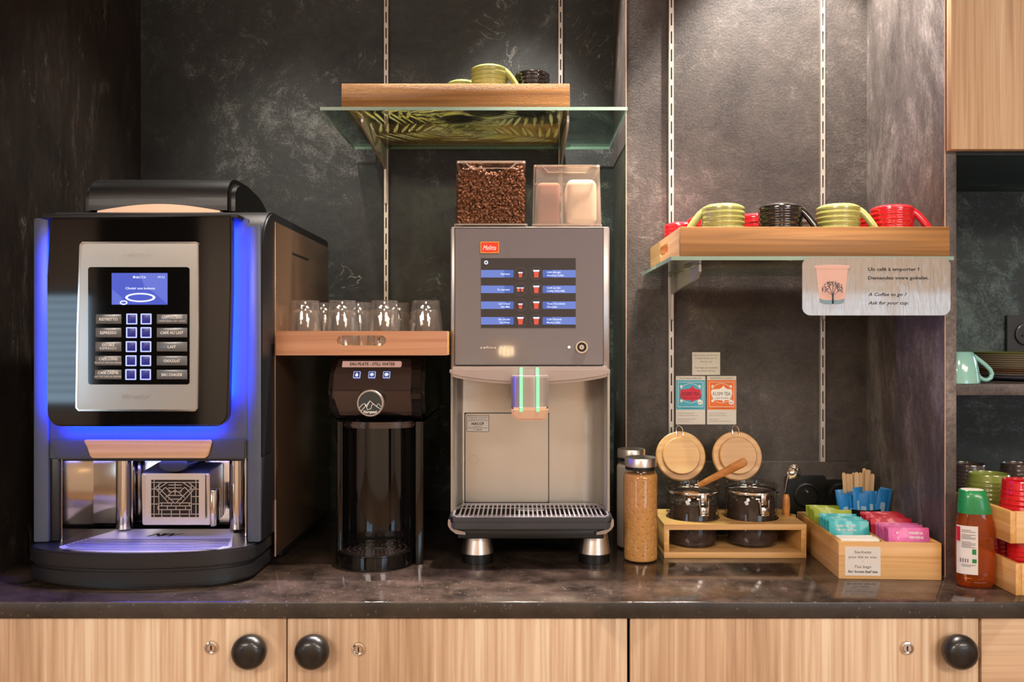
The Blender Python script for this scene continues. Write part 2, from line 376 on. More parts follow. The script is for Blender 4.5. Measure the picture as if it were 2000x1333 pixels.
M['clear'] = THIN('clear_glass', '#f4f5f4', .9)
M['tumblerthin'] = THIN('tumbler_clear', '#f3f2f0', 2.2, .02, .025, '#ffffff')
M['hopperclear'] = THIN('clear_hopper', '#efe9e2', .9)
M['hopperfrost'] = THIN('frosted_hopper', '#eadfd6', .8, .2, .16, '#d9cabd')
M['tumbler'] = PM('tumbler_glass', '#ffffff', .0, 0, 0, var=0, trans=1, ior=1.45)
M['amber'] = THIN('amber_syrup', '#f0a658', 1.0, .02, .14, '#d87020')
M['greencap'] = PM('green_cap', '#0f7a42', .3, 0, .3)
M['mug_green'] = PM('green_glaze', '#a0a55e', .14, 0, .8, var=.04)
M['mug_red'] = PM('red_glaze', '#d01522', .14, 0, .8, var=.05)
M['mug_black'] = PM('black_glaze', '#191514', .12, 0, .9)
M['mug_brown'] = PM('brown_glaze', '#4a3f3b', .2, 0, .6)
M['mug_teal'] = PM('teal_glaze', '#8ec9c0', .15, 0, .8, var=.03)
M['mug_olive'] = PM('olive_glaze', '#8d9a4a', .16, 0, .7, var=.06)
M['plate'] = PM('cream_plate', '#b8ad98', .2, 0, .5); M['plate_g'] = PM('green_plate', '#9aa73e', .2, 0, .5); M['plate_b'] = PM('blue_plate', '#8a90a4', .2, 0, .5); M['plate_br'] = PM('brown_plate', '#9c7c62', .2, 0, .5)
M['knob'] = PM('knob_black', '#11100f', .35, 0, .3, var=.15, vs=60)
M['bean'] = PM('coffee_bean', '#6a4128', .38, 0, .3, var=.35, vs=90)
M['powder_w'] = PM('milk_powder', '#d9cdb8', .9); M['powder_b'] = PM('cocoa_powder', '#8a5f50', .9)
M['sugar'] = PM('brown_sugar', '#cc9250', .75, 0, 0, var=.35, vs=260, bump=.6, bs=500)
M['milk'] = PM('white_sugar', '#cfc6c0', .8, var=.04)
M['tea'] = PM('loose_tea', '#35231b', .7, var=.6, vs=500)
M['sock'] = PM('socket_black', '#121413', .35, 0, .3)
M['stick'] = WOOD('stirrer_wood', [(.30, '#c19a70'), (.5, '#d8b68c'), (.70, '#e6caa4')], 'z', 1.5, .6, .02, 4)
M['sach_green'] = PM('green_foil', '#8fa023', .42, .1, .15, var=.2, vs=80, bump=.2, bs=90)
M['sach_teal'] = PM('teal_foil', '#2aa3ab', .42, .1, .15, var=.2, vs=80, bump=.2, bs=90)
M['sach_red'] = PM('red_foil', '#c01734', .42, .1, .15, var=.2, vs=80, bump=.2, bs=90)
M['sach_pink'] = PM('pink_foil', '#c95a9a', .42, .1, .15, var=.2, vs=80, bump=.2, bs=90)
M['sach_blue'] = PM('blue_paper', '#1b78bd', .4, 0, .2, var=.2, vs=60, bump=.2, bs=90)
M['teabag'] = PM('filter_paper', '#e8e4de', .9, var=.02)
M['wicker'] = PM('wicker', '#c9a878', .6)
# ================================================================== the setting
DL, DR, DP, DN = 1.945, 1.711, 1.398, 1.743
XL = X(275, DL); XS = X(1223, DR); XR = .6826; XR2 = .7015; CH = .9; TOP = 2.5; RX = 1.62
def struct(name, bm, mats, loc=(0,0,0)): return props(mk(name, bm, mats, None, loc), None, None, None, 'structure')
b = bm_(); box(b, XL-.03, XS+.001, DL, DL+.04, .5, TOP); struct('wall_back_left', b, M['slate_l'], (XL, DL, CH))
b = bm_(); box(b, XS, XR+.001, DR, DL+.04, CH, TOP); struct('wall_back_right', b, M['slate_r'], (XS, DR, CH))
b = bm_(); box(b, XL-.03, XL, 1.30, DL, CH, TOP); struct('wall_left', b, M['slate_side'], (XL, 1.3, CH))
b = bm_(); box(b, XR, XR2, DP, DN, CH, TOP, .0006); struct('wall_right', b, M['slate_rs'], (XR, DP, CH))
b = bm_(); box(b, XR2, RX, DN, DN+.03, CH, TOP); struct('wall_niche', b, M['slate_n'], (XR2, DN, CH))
b = bm_(); box(b, XS-.0008, XS+.0008, DR-.0006, DR+.001, CH, TOP); struct('highlight_strip_1', b, M['edge'], (XS, DR, CH))  # pale strip paints the edge highlight along the wall step
b = bm_(); box(b, XR-.0003, XR+.0012, DP-.0006, DP+.0006, CH, TOP); struct('highlight_strip_2', b, M['edge'], (XR, DP, CH))  # painted highlight line on the partition's front edge
b = bm_(); box(b, XS+.001, XR, DR-.012, DR, CH, Z(903, DR-.012), .0008); struct('trim_3', b, M['slate_r'], (XS, DR-.012, CH))
# rest of the room
b = bm_(); box(b, -4.8, 4.8, -4.1, 2.1, -.05, 0); struct('floor', b, WOOD('floor_wood', [(.3,'#6d5038'),(.7,'#9a7858')], 'y', .6, .4, .05, 2), (0,0,0))
b = bm_(); box(b, -4.8, 4.8, -4.1, 2.1, TOP, TOP+.05); struct('ceiling', b, M['ceil'], (0,0,TOP))
b = bm_(); box(b, -4.8, XL-.03, 1.30, 1.40, CH, TOP); struct('wall_front_upper', b, M['wall'], (-2,1.3,CH))
b = bm_(); box(b, -4.8, -1.6, 1.30, 1.40, 0, CH); struct('wall_front_left', b, M['wall'], (-3,1.3,0))
b = bm_(); box(b, RX, 4.8, 1.398, 1.48, 0, TOP); struct('wall_front_right', b, M['wall'], (3,1.4,0))
b = bm_(); box(b, -4.85, -4.75, -4.1, 1.4, 0, TOP); struct('wall_far_left', b, M['wall'], (-4.8,0,0))
b = bm_(); box(b, 4.75, 4.85, -4.1, 1.5, 0, TOP); struct('wall_far_right', b, M['wall'], (4.8,0,0))
WN = [(-4.6, -3.28), (1.9, 3.9)]; wz0 = .75; WT = [1.68, 1.70]
b = bm_()
for a, c in ((-4.8, WN[0][0]), (WN[0][1], WN[1][0]), (WN[1][1], 4.8)): box(b, a, c, -4.1, -4.0, 0, TOP)
for (a, c), wz1 in zip(WN, WT): box(b, a, c, -4.1, -4.0, 0, wz0); box(b, a, c, -4.1, -4.0, wz1, TOP)
struct('wall_rear', b, M['wall'], (0,-4,0))
for i, (a, c) in enumerate(WN):
    wz1 = WT[i]
    b = bm_(); frame(b, rr(a, c, wz0, wz1, .001, 1), rr(a+.05, c-.05, wz0+.05, wz1-.05, .001, 1), 'y', -4.08, -4.02)
    box(b, (a+c)/2-.025, (a+c)/2+.025, -4.07, -4.03, wz0, wz1)
    wn = struct('window_%d' % (i+1), b, M['railmat'], ((a+c)/2, -4.05, wz0))
    b = bm_()
    for k in range(int((wz1-wz0)/.062)-1): box(b, a+.06, c-.06, -3.99, -3.955, wz1-.05-k*.062, wz1-.035-k*.062)
    props(mk('blind', b, M['paper'], wn), None, None, None, None)

# ------------------------------------------------------------------ worktop and cabinets
b = bm_(); box(b, -1.6, RX, 1.265, 1.945, Z(1210, 1.265), CH, .0022, seg=3)
for f in b.faces:
    if f.normal.y < -.9: f.material_index = 1
solo('worktop', b, [M['granite'], M['granite_e']], 'dark speckled stone worktop running along the whole counter', 'worktop', (0, 1.6, CH))
DD = 1.272; CB = Z(1210, 1.265)
def knob(par, px, py):
    b = bm_(); r = .0252
    prof = [(0,.034),(r*.45,.0335),(r*.75,.031),(r*.95,.025),(r,.018),(r*.93,.010),(r*.6,.005),(r*.42,0),(0,0)]
    lathe(b, prof, (X(px, DD), DD, Z(py-6, DD)), 36, M=RX90)
    mk('knob', b, M['knob'], par, label='round black wooden door knob')
def lock(par, px, py):
    b = bm_(); c = (X(px, DD), DD, Z(py, DD))
    lathe(b, [(0,.004),(.0055,.004),(.0062,.003),(.0068,.005),(.0092,.0045),(.0098,0),(0,0)], c, 32, M=RX90)
    box(b, c[0]-.0009, c[0]+.0009, DD-.0047, DD-.0037, c[2]-.0035, c[2]+.0035, mi=1)
    mk('lock', b, [M['chrome'], M['black_ink']], par, label='small chrome cam lock')
def cabinet(x0, x1, label, kn=None, lk=None, mat='cab'):
    t = thing('base_cabinet', label, 'cabinet', ((x0+x1)/2, 1.55, 0), 'base cabinets under the worktop')
    b = bm_(); box(b, x0+.001, x1-.001, 1.291, 1.90, .10, CB-.0005); mk('body', b, M['dark_edge'], t)
    b = bm_(); box(b, x0+.02, x1-.02, 1.34, 1.36, 0, .10); mk('plinth', b, M['dark_edge'], t)
    b = bm_(); box(b, x0, x1, DD, DD+.018, .11, CB-.0016, .0008)
    d = mk('door', b, M[mat], t, label='pale ash-look front')
    if kn: knob(d, *kn)
    if lk: lock(d, *lk)
cabinet(-.98, X(558.5, DD), 'pale wood base cabinet at the left end, below the tall black machine', (494, 1272), (414, 1265))
cabinet(X(561.5, DD), X(1225, DD), 'pale wood base cabinet with its black knob at the left edge, below the water dispenser', (615, 1272), (701, 1268))
cabinet(X(1231, DD), X(1911, DD), 'pale wood base cabinet with its black knob at the right edge, below the tea box', (1863, 1272), (1770, 1266))
cabinet(X(1917, DD), 1.25, 'pale wood base cabinet at the right end with horizontal grain and no knob in view', None, None, 'cab_h')
# upper cupboard on the right
zb = Z(303, DP); t = thing('wall_cupboard', 'pale wood wall cupboard above the dark open niche at the right', 'cupboard', (1.1, 1.5, zb))
b = bm_(); box(b, XR2+.0005, RX, DP+.0005, DN, zb, TOP-.01); mk('body', b, M['slate_n'], t)
b = bm_(); box(b, X(1858, 1.381), RX-.5, 1.381, DP-.0005, Z(292, 1.381), TOP-.02, .0008)
mk('door', b, [WOOD('cupboard_ash', [(.36,'#a68560'),(.48,'#c4a27a'),(.62,'#d8bf9a')], 'z', 1, .45, .05, 12)], t)
# niche shelf
b = bm_(); box(b, XR2, RX, DP, DN, Z(773, DP), Z(751, DP), .0006)
solo('niche_shelf', b, M['slate_rs'], 'dark stone-look board shelf in the right niche carrying the plates', 'shelf', (1.1, 1.5, Z(773, DP)))

# ------------------------------------------------------------------ slotted wall rails, brackets, glass shelves
def rail(px, yd, y0, y1, label, wpx):
    """U channel with a punched face"""
    hw = wpx/2/F*yd; x = X(px, yd); z0, z1 = Z(y1, yd), min(Z(y0, yd), 2.48); b = bm_()
    fy = yd-.011
    for s in (-1, 1): box(b, x+s*hw-(.0033 if s > 0 else 0), x+s*hw+(.0033 if s < 0 else 0), fy, yd-.0005, z0, z1)
    pitch = .0335*1.05; z = z1
    while z > z0:
        box(b, x-hw+.0033, x+hw-.0033, fy, fy+.0015, max(z-.0115, z0), z); z -= pitch
    box(b, x-hw+.001, x+hw-.001, yd-.004, yd-.0005, z0, z1, mi=1)
    return solo('shelf_rail', b, [M['railmat'], M['dark_edge']], label, 'shelf rail', (x, yd, z0), 'slotted wall rails')
rail(755.5, DL, -400, 600, 'slotted white wall rail behind the tray of tumblers, holding the upper glass shelf', 8)
rail(1094.5, DL, -400, 480, 'slotted white wall rail rising behind the dark mug on the upper tray', 8)
rail(1309.5, DR, -400, 903, 'slotted white wall rail left of the posted tea cards', 9)
rail(1603.5, DR, -400, 903, 'slotted white wall rail running down behind the laminated cup sign', 9)
def bracket(px, yd, zt, yf, zlow, tail, label, group):
    x = X(px, yd)
    t = thing('shelf_bracket', label, 'bracket', (x, yd, zt), group)
    b = bm_()
    pts = [(yd-.012, zt), (yf, zt), (yf, zt-.012), (yf+.02, zt-.022), (yd-.022, zlow), (yd-.018, tail), (yd-.012, tail-.004)]
    prism(b, pts, 'x', x-.0022, x+.0022, .0005); mk('arm', b, M['railmat'], t)
    for yy in (yf+.035, yd-.05):
        b = bm_(); lathe(b, [(0,-.0055),(.008,-.0055),(.018,-.003),(.021,-.001),(.021,0),(0,0)], (x, yy, zt+.0005), 28)
        mk('pad', b, M['clear'], t)
def gshelf(x0, x1, yf, yb, z0, z1, label):
    t = thing('glass_shelf', label, 'glass shelf', ((x0+x1)/2, (yf+yb)/2, z0))
    b = bm_(); box(b, x0, x1, yf, yb, z0, z1)
    for f in b.faces:
        if abs(f.normal.z) < .5: f.material_index = 1
    mk('pane', b, [M['shelfglass'], M['glass_edge']], t)
G1F = 1.605; g1z0 = Z(216, G1F); g1z1 = Z(209.5, G1F)
gshelf(X(625, G1F), X(1225.5, G1F), G1F, DL-.013, g1z0, g1z1, 'clear glass shelf high on the left, overhanging the two hoppers of the silver machine')
bracket(755.5, DL, g1z0-.0006, 1.64, Z(335, DL), Z(400, DL), 'pale steel bracket under the left part of the upper glass shelf', 'brackets of the upper glass shelf')
bracket(1094.5, DL, g1z0-.0006, 1.64, Z(335, DL), Z(380, DL), 'pale steel bracket under the right part of the upper glass shelf, above the frosted hopper', 'brackets of the upper glass shelf')
G2F = 1.364; g2z0 = Z(509, G2F); g2z1 = Z(501.5, G2F)
gshelf(X(1311, G2F), XR-.002, G2F, DR-.013, g2z0, g2z1, 'clear glass shelf on the right carrying the long tray of mugs')
bracket(1309.5, DR, g2z0-.0006, 1.43, Z(577, DR), Z(625, DR), 'pale steel bracket under the left end of the right glass shelf', 'brackets of the right glass shelf')
bracket(1603.5, DR, g2z0-.0006, 1.43, Z(577, DR), Z(625, DR), 'pale steel bracket hidden behind the laminated cup sign', 'brackets of the right glass shelf')

# ------------------------------------------------------------------ trays
def tray(name, label, x0, x1, y0, y1, z0, h, front, side, base, end_front=False):
    t = thing(name, label, 'tray', ((x0+x1)/2, (y0+y1)/2, z0), 'wooden serving trays'); T = .012
    def plain(a0, a1, c0, c1, m): b = bm_(); box(b, a0, a1, c0, c1, z0, z0+h, .0012); mk('long_side' , b, M[m], t)
    def cut(a0, a1, c0, c1, axis, m):
        b = bm_(); L0, L1 = (a0, a1) if axis == 'y' else (c0, c1); mid = (L0+L1)/2; hl = min(.041, (L1-L0)*.16)
        o = rr(L0, L1, z0, z0+h, .0012, 6); i = rr(mid-hl, mid+hl, z0+h*.40, z0+h*.40+.017, .0082, 6)
        frame(b, o, i, axis, *( (c0, c1) if axis == 'y' else (a0, a1)))
        mk('handle_side', b, M[m], t, label='short side with a rounded hand hole')
    if end_front:
        cut(x0, x1, y0, y0+T, 'y', front); cut(x0, x1, y1-T, y1, 'y', front)
        plain(x0, x0+T, y0+T, y1-T, side); plain(x1-T, x1, y0+T, y1-T, side)
    else:
        plain(x0, x1, y0, y0+T, front); plain(x0, x1, y1-T, y1, front)
        cut(x0, x0+T, y0+T, y1-T, 'x', side); cut(x1-T, x1, y0+T, y1-T, 'x', side)
    b = bm_(); box(b, x0+T, x1-T, y0+T, y1-T, z0+.001, z0+.007); mk('base', b, base, t)
    if base is M.get('palm'): fronds(t, x0+T, x1-T, y0+T, y1-T, z0+.0071, int(x0*100))
    return t
# printed palm-leaf base, seen through the glass from below
def glow_print(name, c1, c2, k=.85):
    m, N, L, bb = new_mat(name)
    tc = N.new('ShaderNodeTexCoord'); n = N.new('ShaderNodeTexNoise'); n.inputs['Scale'].default_value = 14; n.inputs['Detail'].default_value = 3; L.new(tc.outputs['Object'], n.inputs[0])
    r = ramp(N, [(.38, c1), (.62, c2)]); L.new(n.outputs[0], r.inputs[0]); L.new(r.outputs[0], bb.inputs['Base Color']); setin(bb, 'Roughness', .35)
    tl = N.new('ShaderNodeBsdfTranslucent'); L.new(r.outputs[0], tl.inputs[0])
    ms = N.new('ShaderNodeMixShader'); ms.inputs[0].default_value = k; L.new(bb.outputs[0], ms.inputs[1]); L.new(tl.outputs[0], ms.inputs[2]); L.new(ms.outputs[0], N['Material Output'].inputs[0]); return m
M['palm'] = THIN('palm_ground', '#efe6cc', .6, .03, .20, '#4a3818'); M['leaf'] = glow_print('palm_leaf', '#d8cea0', '#fffaf0', .95)
def fronds(t, x0, x1, y0, y1, z, seed):
    rn = random.Random(seed); b = bm_(); w_, h_ = x1-x0, y1-y0
    def blade(cx, cy, a, L_, wd):
        pts = [(0,0),(.25,.5),(.55,.42),(1,0),(.55,-.42),(.25,-.5)]
        q_ = [(cx+math.cos(a)*u*L_-math.sin(a)*v*wd, cy+math.sin(a)*u*L_+math.cos(a)*v*wd) for u, v in pts]
        q_ = [(min(max(x, x0), x1), min(max(y_, y0), y1)) for x, y_ in q_]
        try: prism(b, q_, 'z', z, z+.0003)
        except ValueError: pass
    for fx, fy, fa, n, L_ in ((.02,.1,.25,15,.11), (.42,.02,1.2,13,.085), (.98,.15,2.7,15,.11), (.55,.95,-1.9,11,.07), (.02,.75,-.2,15,.10), (.98,.9,3.5,15,.10), (.2,.02,.6,13,.09)):
        cx, cy = x0+w_*fx, y0+h_*fy
        for k in range(n):
            u = k/(n-1); px, py = cx+math.cos(fa)*.22*u, cy+math.sin(fa)*.22*u
            if not (x0 < px < x1 and y0 < py < y1): continue
            for sg_ in (-1, 1): blade(px, py, fa+sg_*(1.25-.75*u)+rn.uniform(-.08, .08), L_*(1-.55*u), .0075)
    mk('leaf_print', b, M['leaf'], t, label='pale palm leaf print on the tray base')
T1 = 1.617; tray('serving_tray', 'thick textured wooden tray on the upper glass shelf', X(667, T1), X(1113, T1), T1, 1.93, g1z1+.0002, .0465, 'oak_rough', 'oak_y', M['palm'])
T2 = 1.375; t2x0, t2x1 = X(1329, T2), X(1858, T2)
tray('serving_tray', 'long oak tray of mugs on the right glass shelf', t2x0, XR-.003, T2, 1.695, g2z1+.0002, (500-441)/F*T2, 'oak', 'oak_y', M['palm'])
T3 = 1.455; t3z = Z(695, T3); tray('serving_tray', 'reddish wooden tray of upturned tumblers set on top of the water dispenser', X(538.5, T3), X(873.5, T3), T3, 1.88, t3z, (695-647.5)/F*T3, 'cherry', 'oak_y', M['oak'], True)
T3F = t3z+.007
# ================================================================== tall black coffee machine with blue light
m1 = thing('coffee_machine', 'tall black coffee machine with glossy front, blue glow and push-button panel', 'coffee machine', (-.60, 1.6, CH))
MX0, MX1 = -.778, -.4145; MZ = 1.4964; FY = 1.40; OZ = Z(896, FY)       # body sides, top, front plane, opening top
def side_prof():
    return [(1.885, OZ), (1.885, MZ)] + arc(FY+.072, MZ-.085, .072, 90, 180, 12, .085) + [(FY, OZ)]
b = bm_(); prism(b, side_prof(), 'x', MX0, MX1, .003)
box(b, MX0, MX0+.037, FY, 1.885, .957, OZ+.002, .002); box(b, -.4406, MX1, FY, 1.885, .957, OZ+.002, .002)
box(b, MX0+.01, MX1-.001, 1.52, 1.885, .905, OZ+.002)
mk('casing', b, M['blacksatin'], m1)
# grey satin front skin with the light channel
ox0, ox1 = X(70, FY), X(511, FY)
skin_top = Z(428, FY)
b = bm_(); box(b, X(100, FY), X(486, FY), FY-.004, FY, OZ, skin_top, .001); mk('front_skin', b, M['graysatin'], m1)
b = bm_(); box(b, ox0, X(100, FY), FY-.008, FY, .957, skin_top, .003); mk('front_post', b, M['graysatin'], m1)
b = bm_(); box(b, X(486, FY), ox1, FY-.008, FY, .957, skin_top-.012, .003); mk('front_post', b, M['graysatin'], m1)
# lip under the fascia
b = bm_(); prism(b, [(X(104, FY), Z(858, FY)), (X(118, FY), Z(896, FY)), (X(484, FY), Z(896, FY)), (X(484, FY), Z(858, FY))], 'y', FY-.012, FY-.004, .002)
mk('lip', b, M['gunmetal'], m1)
P1 = FY-.017
b = bm_(); prism(b, [(X(163, P1), Z(862, P1)), (X(170, P1), Z(875, P1)), (X(176, P1), Z(893, P1)), (X(181, P1), Z(896, P1)), (X(400, P1), Z(896, P1)), (X(406, P1), Z(891, P1)), (X(413, P1), Z(864, P1)), (X(411, P1), Z(860.5, P1)), (X(167, P1), Z(860, P1))], 'y', P1, FY-.012, .001)
mk('wooden_plaque', b, M['platewood'], m1, label='pale wood trapezoid plaque')
# glossy fascia, slightly bowed
FP = 1.362
fo = [(X(97, FP), Z(428, FP)), (X(452, FP), Z(421, FP)), (X(452, FP), Z(560, FP))] + \
     [(X(447, FP), Z(760, FP))] + arc(X(420, FP), Z(806, FP), .0205, 0, -90, 8, .0225) + arc(X(117, FP), Z(806, FP), .0205, -90, -180, 8, .0225) + [(X(90, FP), Z(700, FP)), (X(91, FP), Z(540, FP))]
b = bm_(); prism(b, fo[::-1], 'y', FP, FP+.016, .0025, seg=3)
mk('fascia', b, M['blackgloss'], m1, label='black mirror-gloss front panel')
b = bm_(); box(b, X(86, 1.38), X(470, 1.38), FP+.004, 1.44, Z(427, FP), Z(417.5, FP), .003); mk('top_trim', b, M['blacksatin'], m1)
# led strips behind the fascia edge
LY0, LY1 = FP+.018, FP+.023
b = bm_()
box(b, X(448, LY0)-.006, X(448, LY0)-.002, LY0, LY1, Z(780, LY0), Z(440, LY0))
box(b, X(93, LY0)+.004, X(93, LY0)+.007, LY0, LY1, Z(812, LY0), Z(470, LY0))
box(b, X(118, LY0), X(425, LY0), LY0, LY1, Z(832, LY0), Z(828, LY0))
mk('light_strip', b, M['led_blue'], m1, label='blue light strip behind the panel edge')
# keypad panel
KP = FP-.003
def q(pts, y): return [(X(u, y), Z(v, y)) for u, v in pts]
kpo = [(161, 473), (383, 473), (387.5, 477), (388, 640), (386, 799), (381, 804.5), (153, 804), (147.5, 798), (150, 640), (155.5, 479)]
kpi = [(162.5, 476), (382, 476), (385, 479), (385, 640), (383, 797), (379.5, 801), (154.5, 800.5), (150.8, 796), (153.2, 640), (158.8, 480)]
b = bm_(); prism(b, q(kpo, KP)[::-1], 'y', KP, FP+.001, .0006)
kp = mk('keypad_panel', b, M['keypad'], m1, label='silver keypad panel with chrome rim')
b = bm_(); frame(b, q(kpo, KP-.001), q(kpi, KP-.001), 'y', KP-.0015, KP+.001); mk('rim', b, M['chrome'], kp)
b = bm_(); y = KP-.0008
prism(b, rr(X(172, y), X(370, y), Z(752, y), Z(522.5, y), .004), 'y', y, KP+.0005); mk('window', b, M['blackgloss'], kp)
b = bm_(); tline(b, 'NECTA', KP-.0005, Z(503, KP), .0052, cx=X(268, KP), w=.046, bold=.01); tline(b, 'Brasil', KP-.0005, Z(779, KP), .0058, cx=X(266, KP), w=.046, italic=.3)
mk('embossing', b, M['dim_ink'], kp, label='faint embossed lettering')
y = KP-.0012
b = bm_(); x0, x1, z0, z1 = X(218, y), X(327, y), Z(596, y), Z(534, y); box(b, x0, x1, y, KP, z0, z1)
scn = mk('screen', b, M['scr_blue'], m1, label='small blue screen with a steaming cup')
b = bm_(); yy = y-.0003
prism(b, q([(272, 534.5), (327, 534.5), (327, 595), (300, 572), (282, 560)], yy)[::-1], 'y', yy, y); prism(b, q([(219, 595), (219, 566), (236, 580), (244, 596)], yy)[::-1], 'y', yy, y); mk('haze', b, M['scr_blue_l'], scn)
b = bm_(); cx, cz = X(274, yy), Z(582, yy)
frame(b, arc(cx, cz, .0235, 0, 351, 39, .0072), arc(cx, cz, .0195, 0, 351, 39, .0048), 'y', yy-.0003, y)
frame(b, arc(cx-.026, cz-.008, .006, 0, 350, 24, .0035), arc(cx-.026, cz-.008, .004, 0, 350, 24, .0018), 'y', yy-.0003, y)
tline(b, 'Choisir une boisson', yy-.0003, Z(566, yy), .0034, cx=X(274, yy), w=.046, bold=.02); tline(b, 'NECTA', yy-.0003, Z(544.5, yy), .0032, cx=X(274, yy), w=.018, bold=.02)
box(b, X(260, yy), X(263, yy), yy-.0003, y, Z(544, yy), Z(540, yy)); tline(b, '09:22', yy-.0003, Z(544, yy), .0032, cx=X(315, yy), w=.011)
mk('picture', b, M['scr_white'], scn)
rows = [624, 650.5, 678, 705.5, 732.5]
LT = [['RISTRETTO'], ['ESPRESSO'], ['DOUBLE', 'ESPRESSO'], ['CAFE LONG', 'FIGUE DE CAFE EN GRAINS'], ['CAFE CREME', 'LAIT DE CAFE EN GRAINS']]
RT = [['CAPPUCCINO', 'CAFE EN GRAINS + LAIT + CACAO'], ['CAFE AU LAIT'], ['LAIT'], ['CHOCOLAT'], ['EAU CHAUDE']]
for k, v in enumerate(rows):
    sk = -k*.5
    for u in (257.5+sk, 285.5+sk*.6):
        cx, cz = X(u, y), Z(v, y); s = .0078
        b = bm_(); box(b, cx-s, cx+s, y, KP, cz-s, cz+s, .0004); bt = mk('button', b, M['btn_dark'], m1, label='square button with a glowing outline')
        b = bm_(); frame(b, rr(cx-s-.0006, cx+s+.0006, cz-s-.0006, cz+s+.0006, .001, 3), rr(cx-s+.0012, cx+s-.0012, cz-s+.0012, cz+s-.0012, .0006, 3), 'y', y-.0006, y); mk('outline', b, M['btn_ring'], bt)
    for (a, c, T) in ((187+sk, 237, LT[k]), (306, 365.5, RT[k])):
        b = bm_(); x0, x1 = X(a, y), X(c, y); box(b, x0, x1, y, KP, Z(v+9.3, y), Z(v-9.3, y), .0004)
        lb = mk('drink_label', b, M['lbl_gray'], m1)
        b = bm_()
        if len(T) == 1: tline(b, T[0], y-.0003, Z(v+3, y), .0042, cx=(x0+x1)/2, w=min(.0032*len(T[0]), .036), bold=.02)
        else:
            same = k == 2 and a < 200; ww = .0032*len(T[0])
            tline(b, T[0], y-.0003, Z(v-1.0, y), .0040, cx=(x0+x1)/2, w=ww, bold=.02)
            tline(b, T[1], y-.0003, Z(v+5.5, y), .0036 if same else .0024, cx=(x0+x1)/2, w=(.026 if same else .042), bold=.0)
        mk('lettering', b, M['white_ink'], lb)
# cup bay: polished steel lining
b = bm_(); box(b, -.740, -.4416, 1.508, 1.519, .956, OZ, .001); box(b, -.7405, -.7385, 1.405, 1.508, .956, OZ-.001)
box(b, -.4432, -.4410, 1.405, 1.508, .956, OZ-.001)
mk('bay_lining', b, M['steel'], m1, label='mirror-polished steel lining')
b = bm_(); box(b, -.740, -.4416, 1.41, 1.508, OZ-.006, OZ-.001); mk('bay_ceiling', b, M['blacksatin'], m1)
b = bm_(); box(b, -.70, -.48, 1.425, 1.431, OZ-.0075, OZ-.0062); mk('bay_light', b, M['led_blue2'], m1)
for u in (243, 464):
    b = bm_(); lathe(b, [(.0135, .960), (.0135, OZ-.004)], (X(u, 1.485), 1.485, 0), 28); mk('column', b, M['steel'], m1, label='chrome column')
# spout box with pierced lattice
S0 = 1.437; sx0, sx1, sz0, sz1 = X(275, S0), X(408, S0), Z(1028, S0), Z(922, S0)
b = bm_(); prism(b, [(S0+.005, sz0), (S0+.002, sz1-.004), (S0+.010, sz1), (1.506, sz1+.006), (1.506, sz0)], 'x', sx0, sx1, .0015)
sp = mk('spout_box', b, M['brushed'], m1, label='steel cup spout box')
b = bm_(); ycyl(b, (sx0+sx1)/2, sz1+.012, .024, 1.43, 1.50, 30, 0, .002)
for v_ in b.verts: v_.co.z = (v_.co.z-(sz1+.012))*.5+sz1+.012
mk('nozzle_hood', b, M['blacksatin'], sp)
lx0, lx1, lz0, lz1 = sx0+.009, sx1-.006, sz0+.011, sz1-.003
gx0, gx1, gz0, gz1 = X(296, S0), X(389, S0), Z(1011, S0), Z(938, S0)
b = bm_(); frame(b, rr(lx0, lx1, lz0, lz1, .001, 1), rr(gx0, gx1, gz0, gz1, .0003, 1), 'y', S0-.0015, S0)
def bar2(x0, z0, x1, z1, w_=.0011):
    d = Vector((x1-x0, 0, z1-z0)); L_ = d.length; a = math.atan2(z1-z0, x1-x0)
    box(b, -L_/2, L_/2, -.0007, .0007, -w_/2, w_/2, M=Matrix.Translation(((x0+x1)/2, S0-.0007, (z0+z1)/2)) @ Matrix.Rotation(-a, 4, 'Y'))
gw, gh = gx1-gx0, gz1-gz0
def g(u, v): return (gx0+gw*u, gz0+gh*v)
def gl(*p):
    for a, c in zip(p, p[1:]): bar2(*g(*a), *g(*c))
gl((0,.08),(1,.08)); gl((.06,0),(.06,1)); gl((.94,0),(.94,1)); gl((0,.93),(1,.93))
for v in (.2, .3, .38): gl((.16, v), (.84, v))
gl((.16,.1),(.16,.9)); gl((.84,.1),(.84,.9))
gl((.5,.36),(.16,.78),(.34,.93)); gl((.5,.36),(.84,.78),(.66,.93))
gl((.38,.36),(.08,.78),(.22,.93)); gl((.62,.36),(.92,.78),(.78,.93))
gl((.3,.52),(.42,.66),(.3,.8),(.18,.66)); gl((.7,.52),(.58,.66),(.7,.8),(.82,.66))
for v in (.48, .58, .68, .78, .86): gl((.36, v), (.64, v))
gl((.5,.58),(.5,.93)); gl((.42,.66),(.5,.72),(.58,.66))
for u in (.22, .42, .6, .8): gl((u, 0), (u, .08)); gl((u-.08, .2), (u-.08, .3)); gl((u, .3), (u, .38)); gl((u, .08), (u, .2))
for v in (.35, .55, .75): gl((0, v), (.16, v)); gl((.84, v), (1, v))
mk('lattice', b, M['brushed'], sp, label='pierced steel lattice plate')
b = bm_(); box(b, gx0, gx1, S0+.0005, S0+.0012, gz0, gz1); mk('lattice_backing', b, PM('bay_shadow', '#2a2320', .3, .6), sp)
b = bm_(); box(b, sx1+.001, sx1+.0085, S0+.004, S0+.03, sz0-.002, Z(960, S0), .001); mk('side_bracket', b, M['steel'], sp)
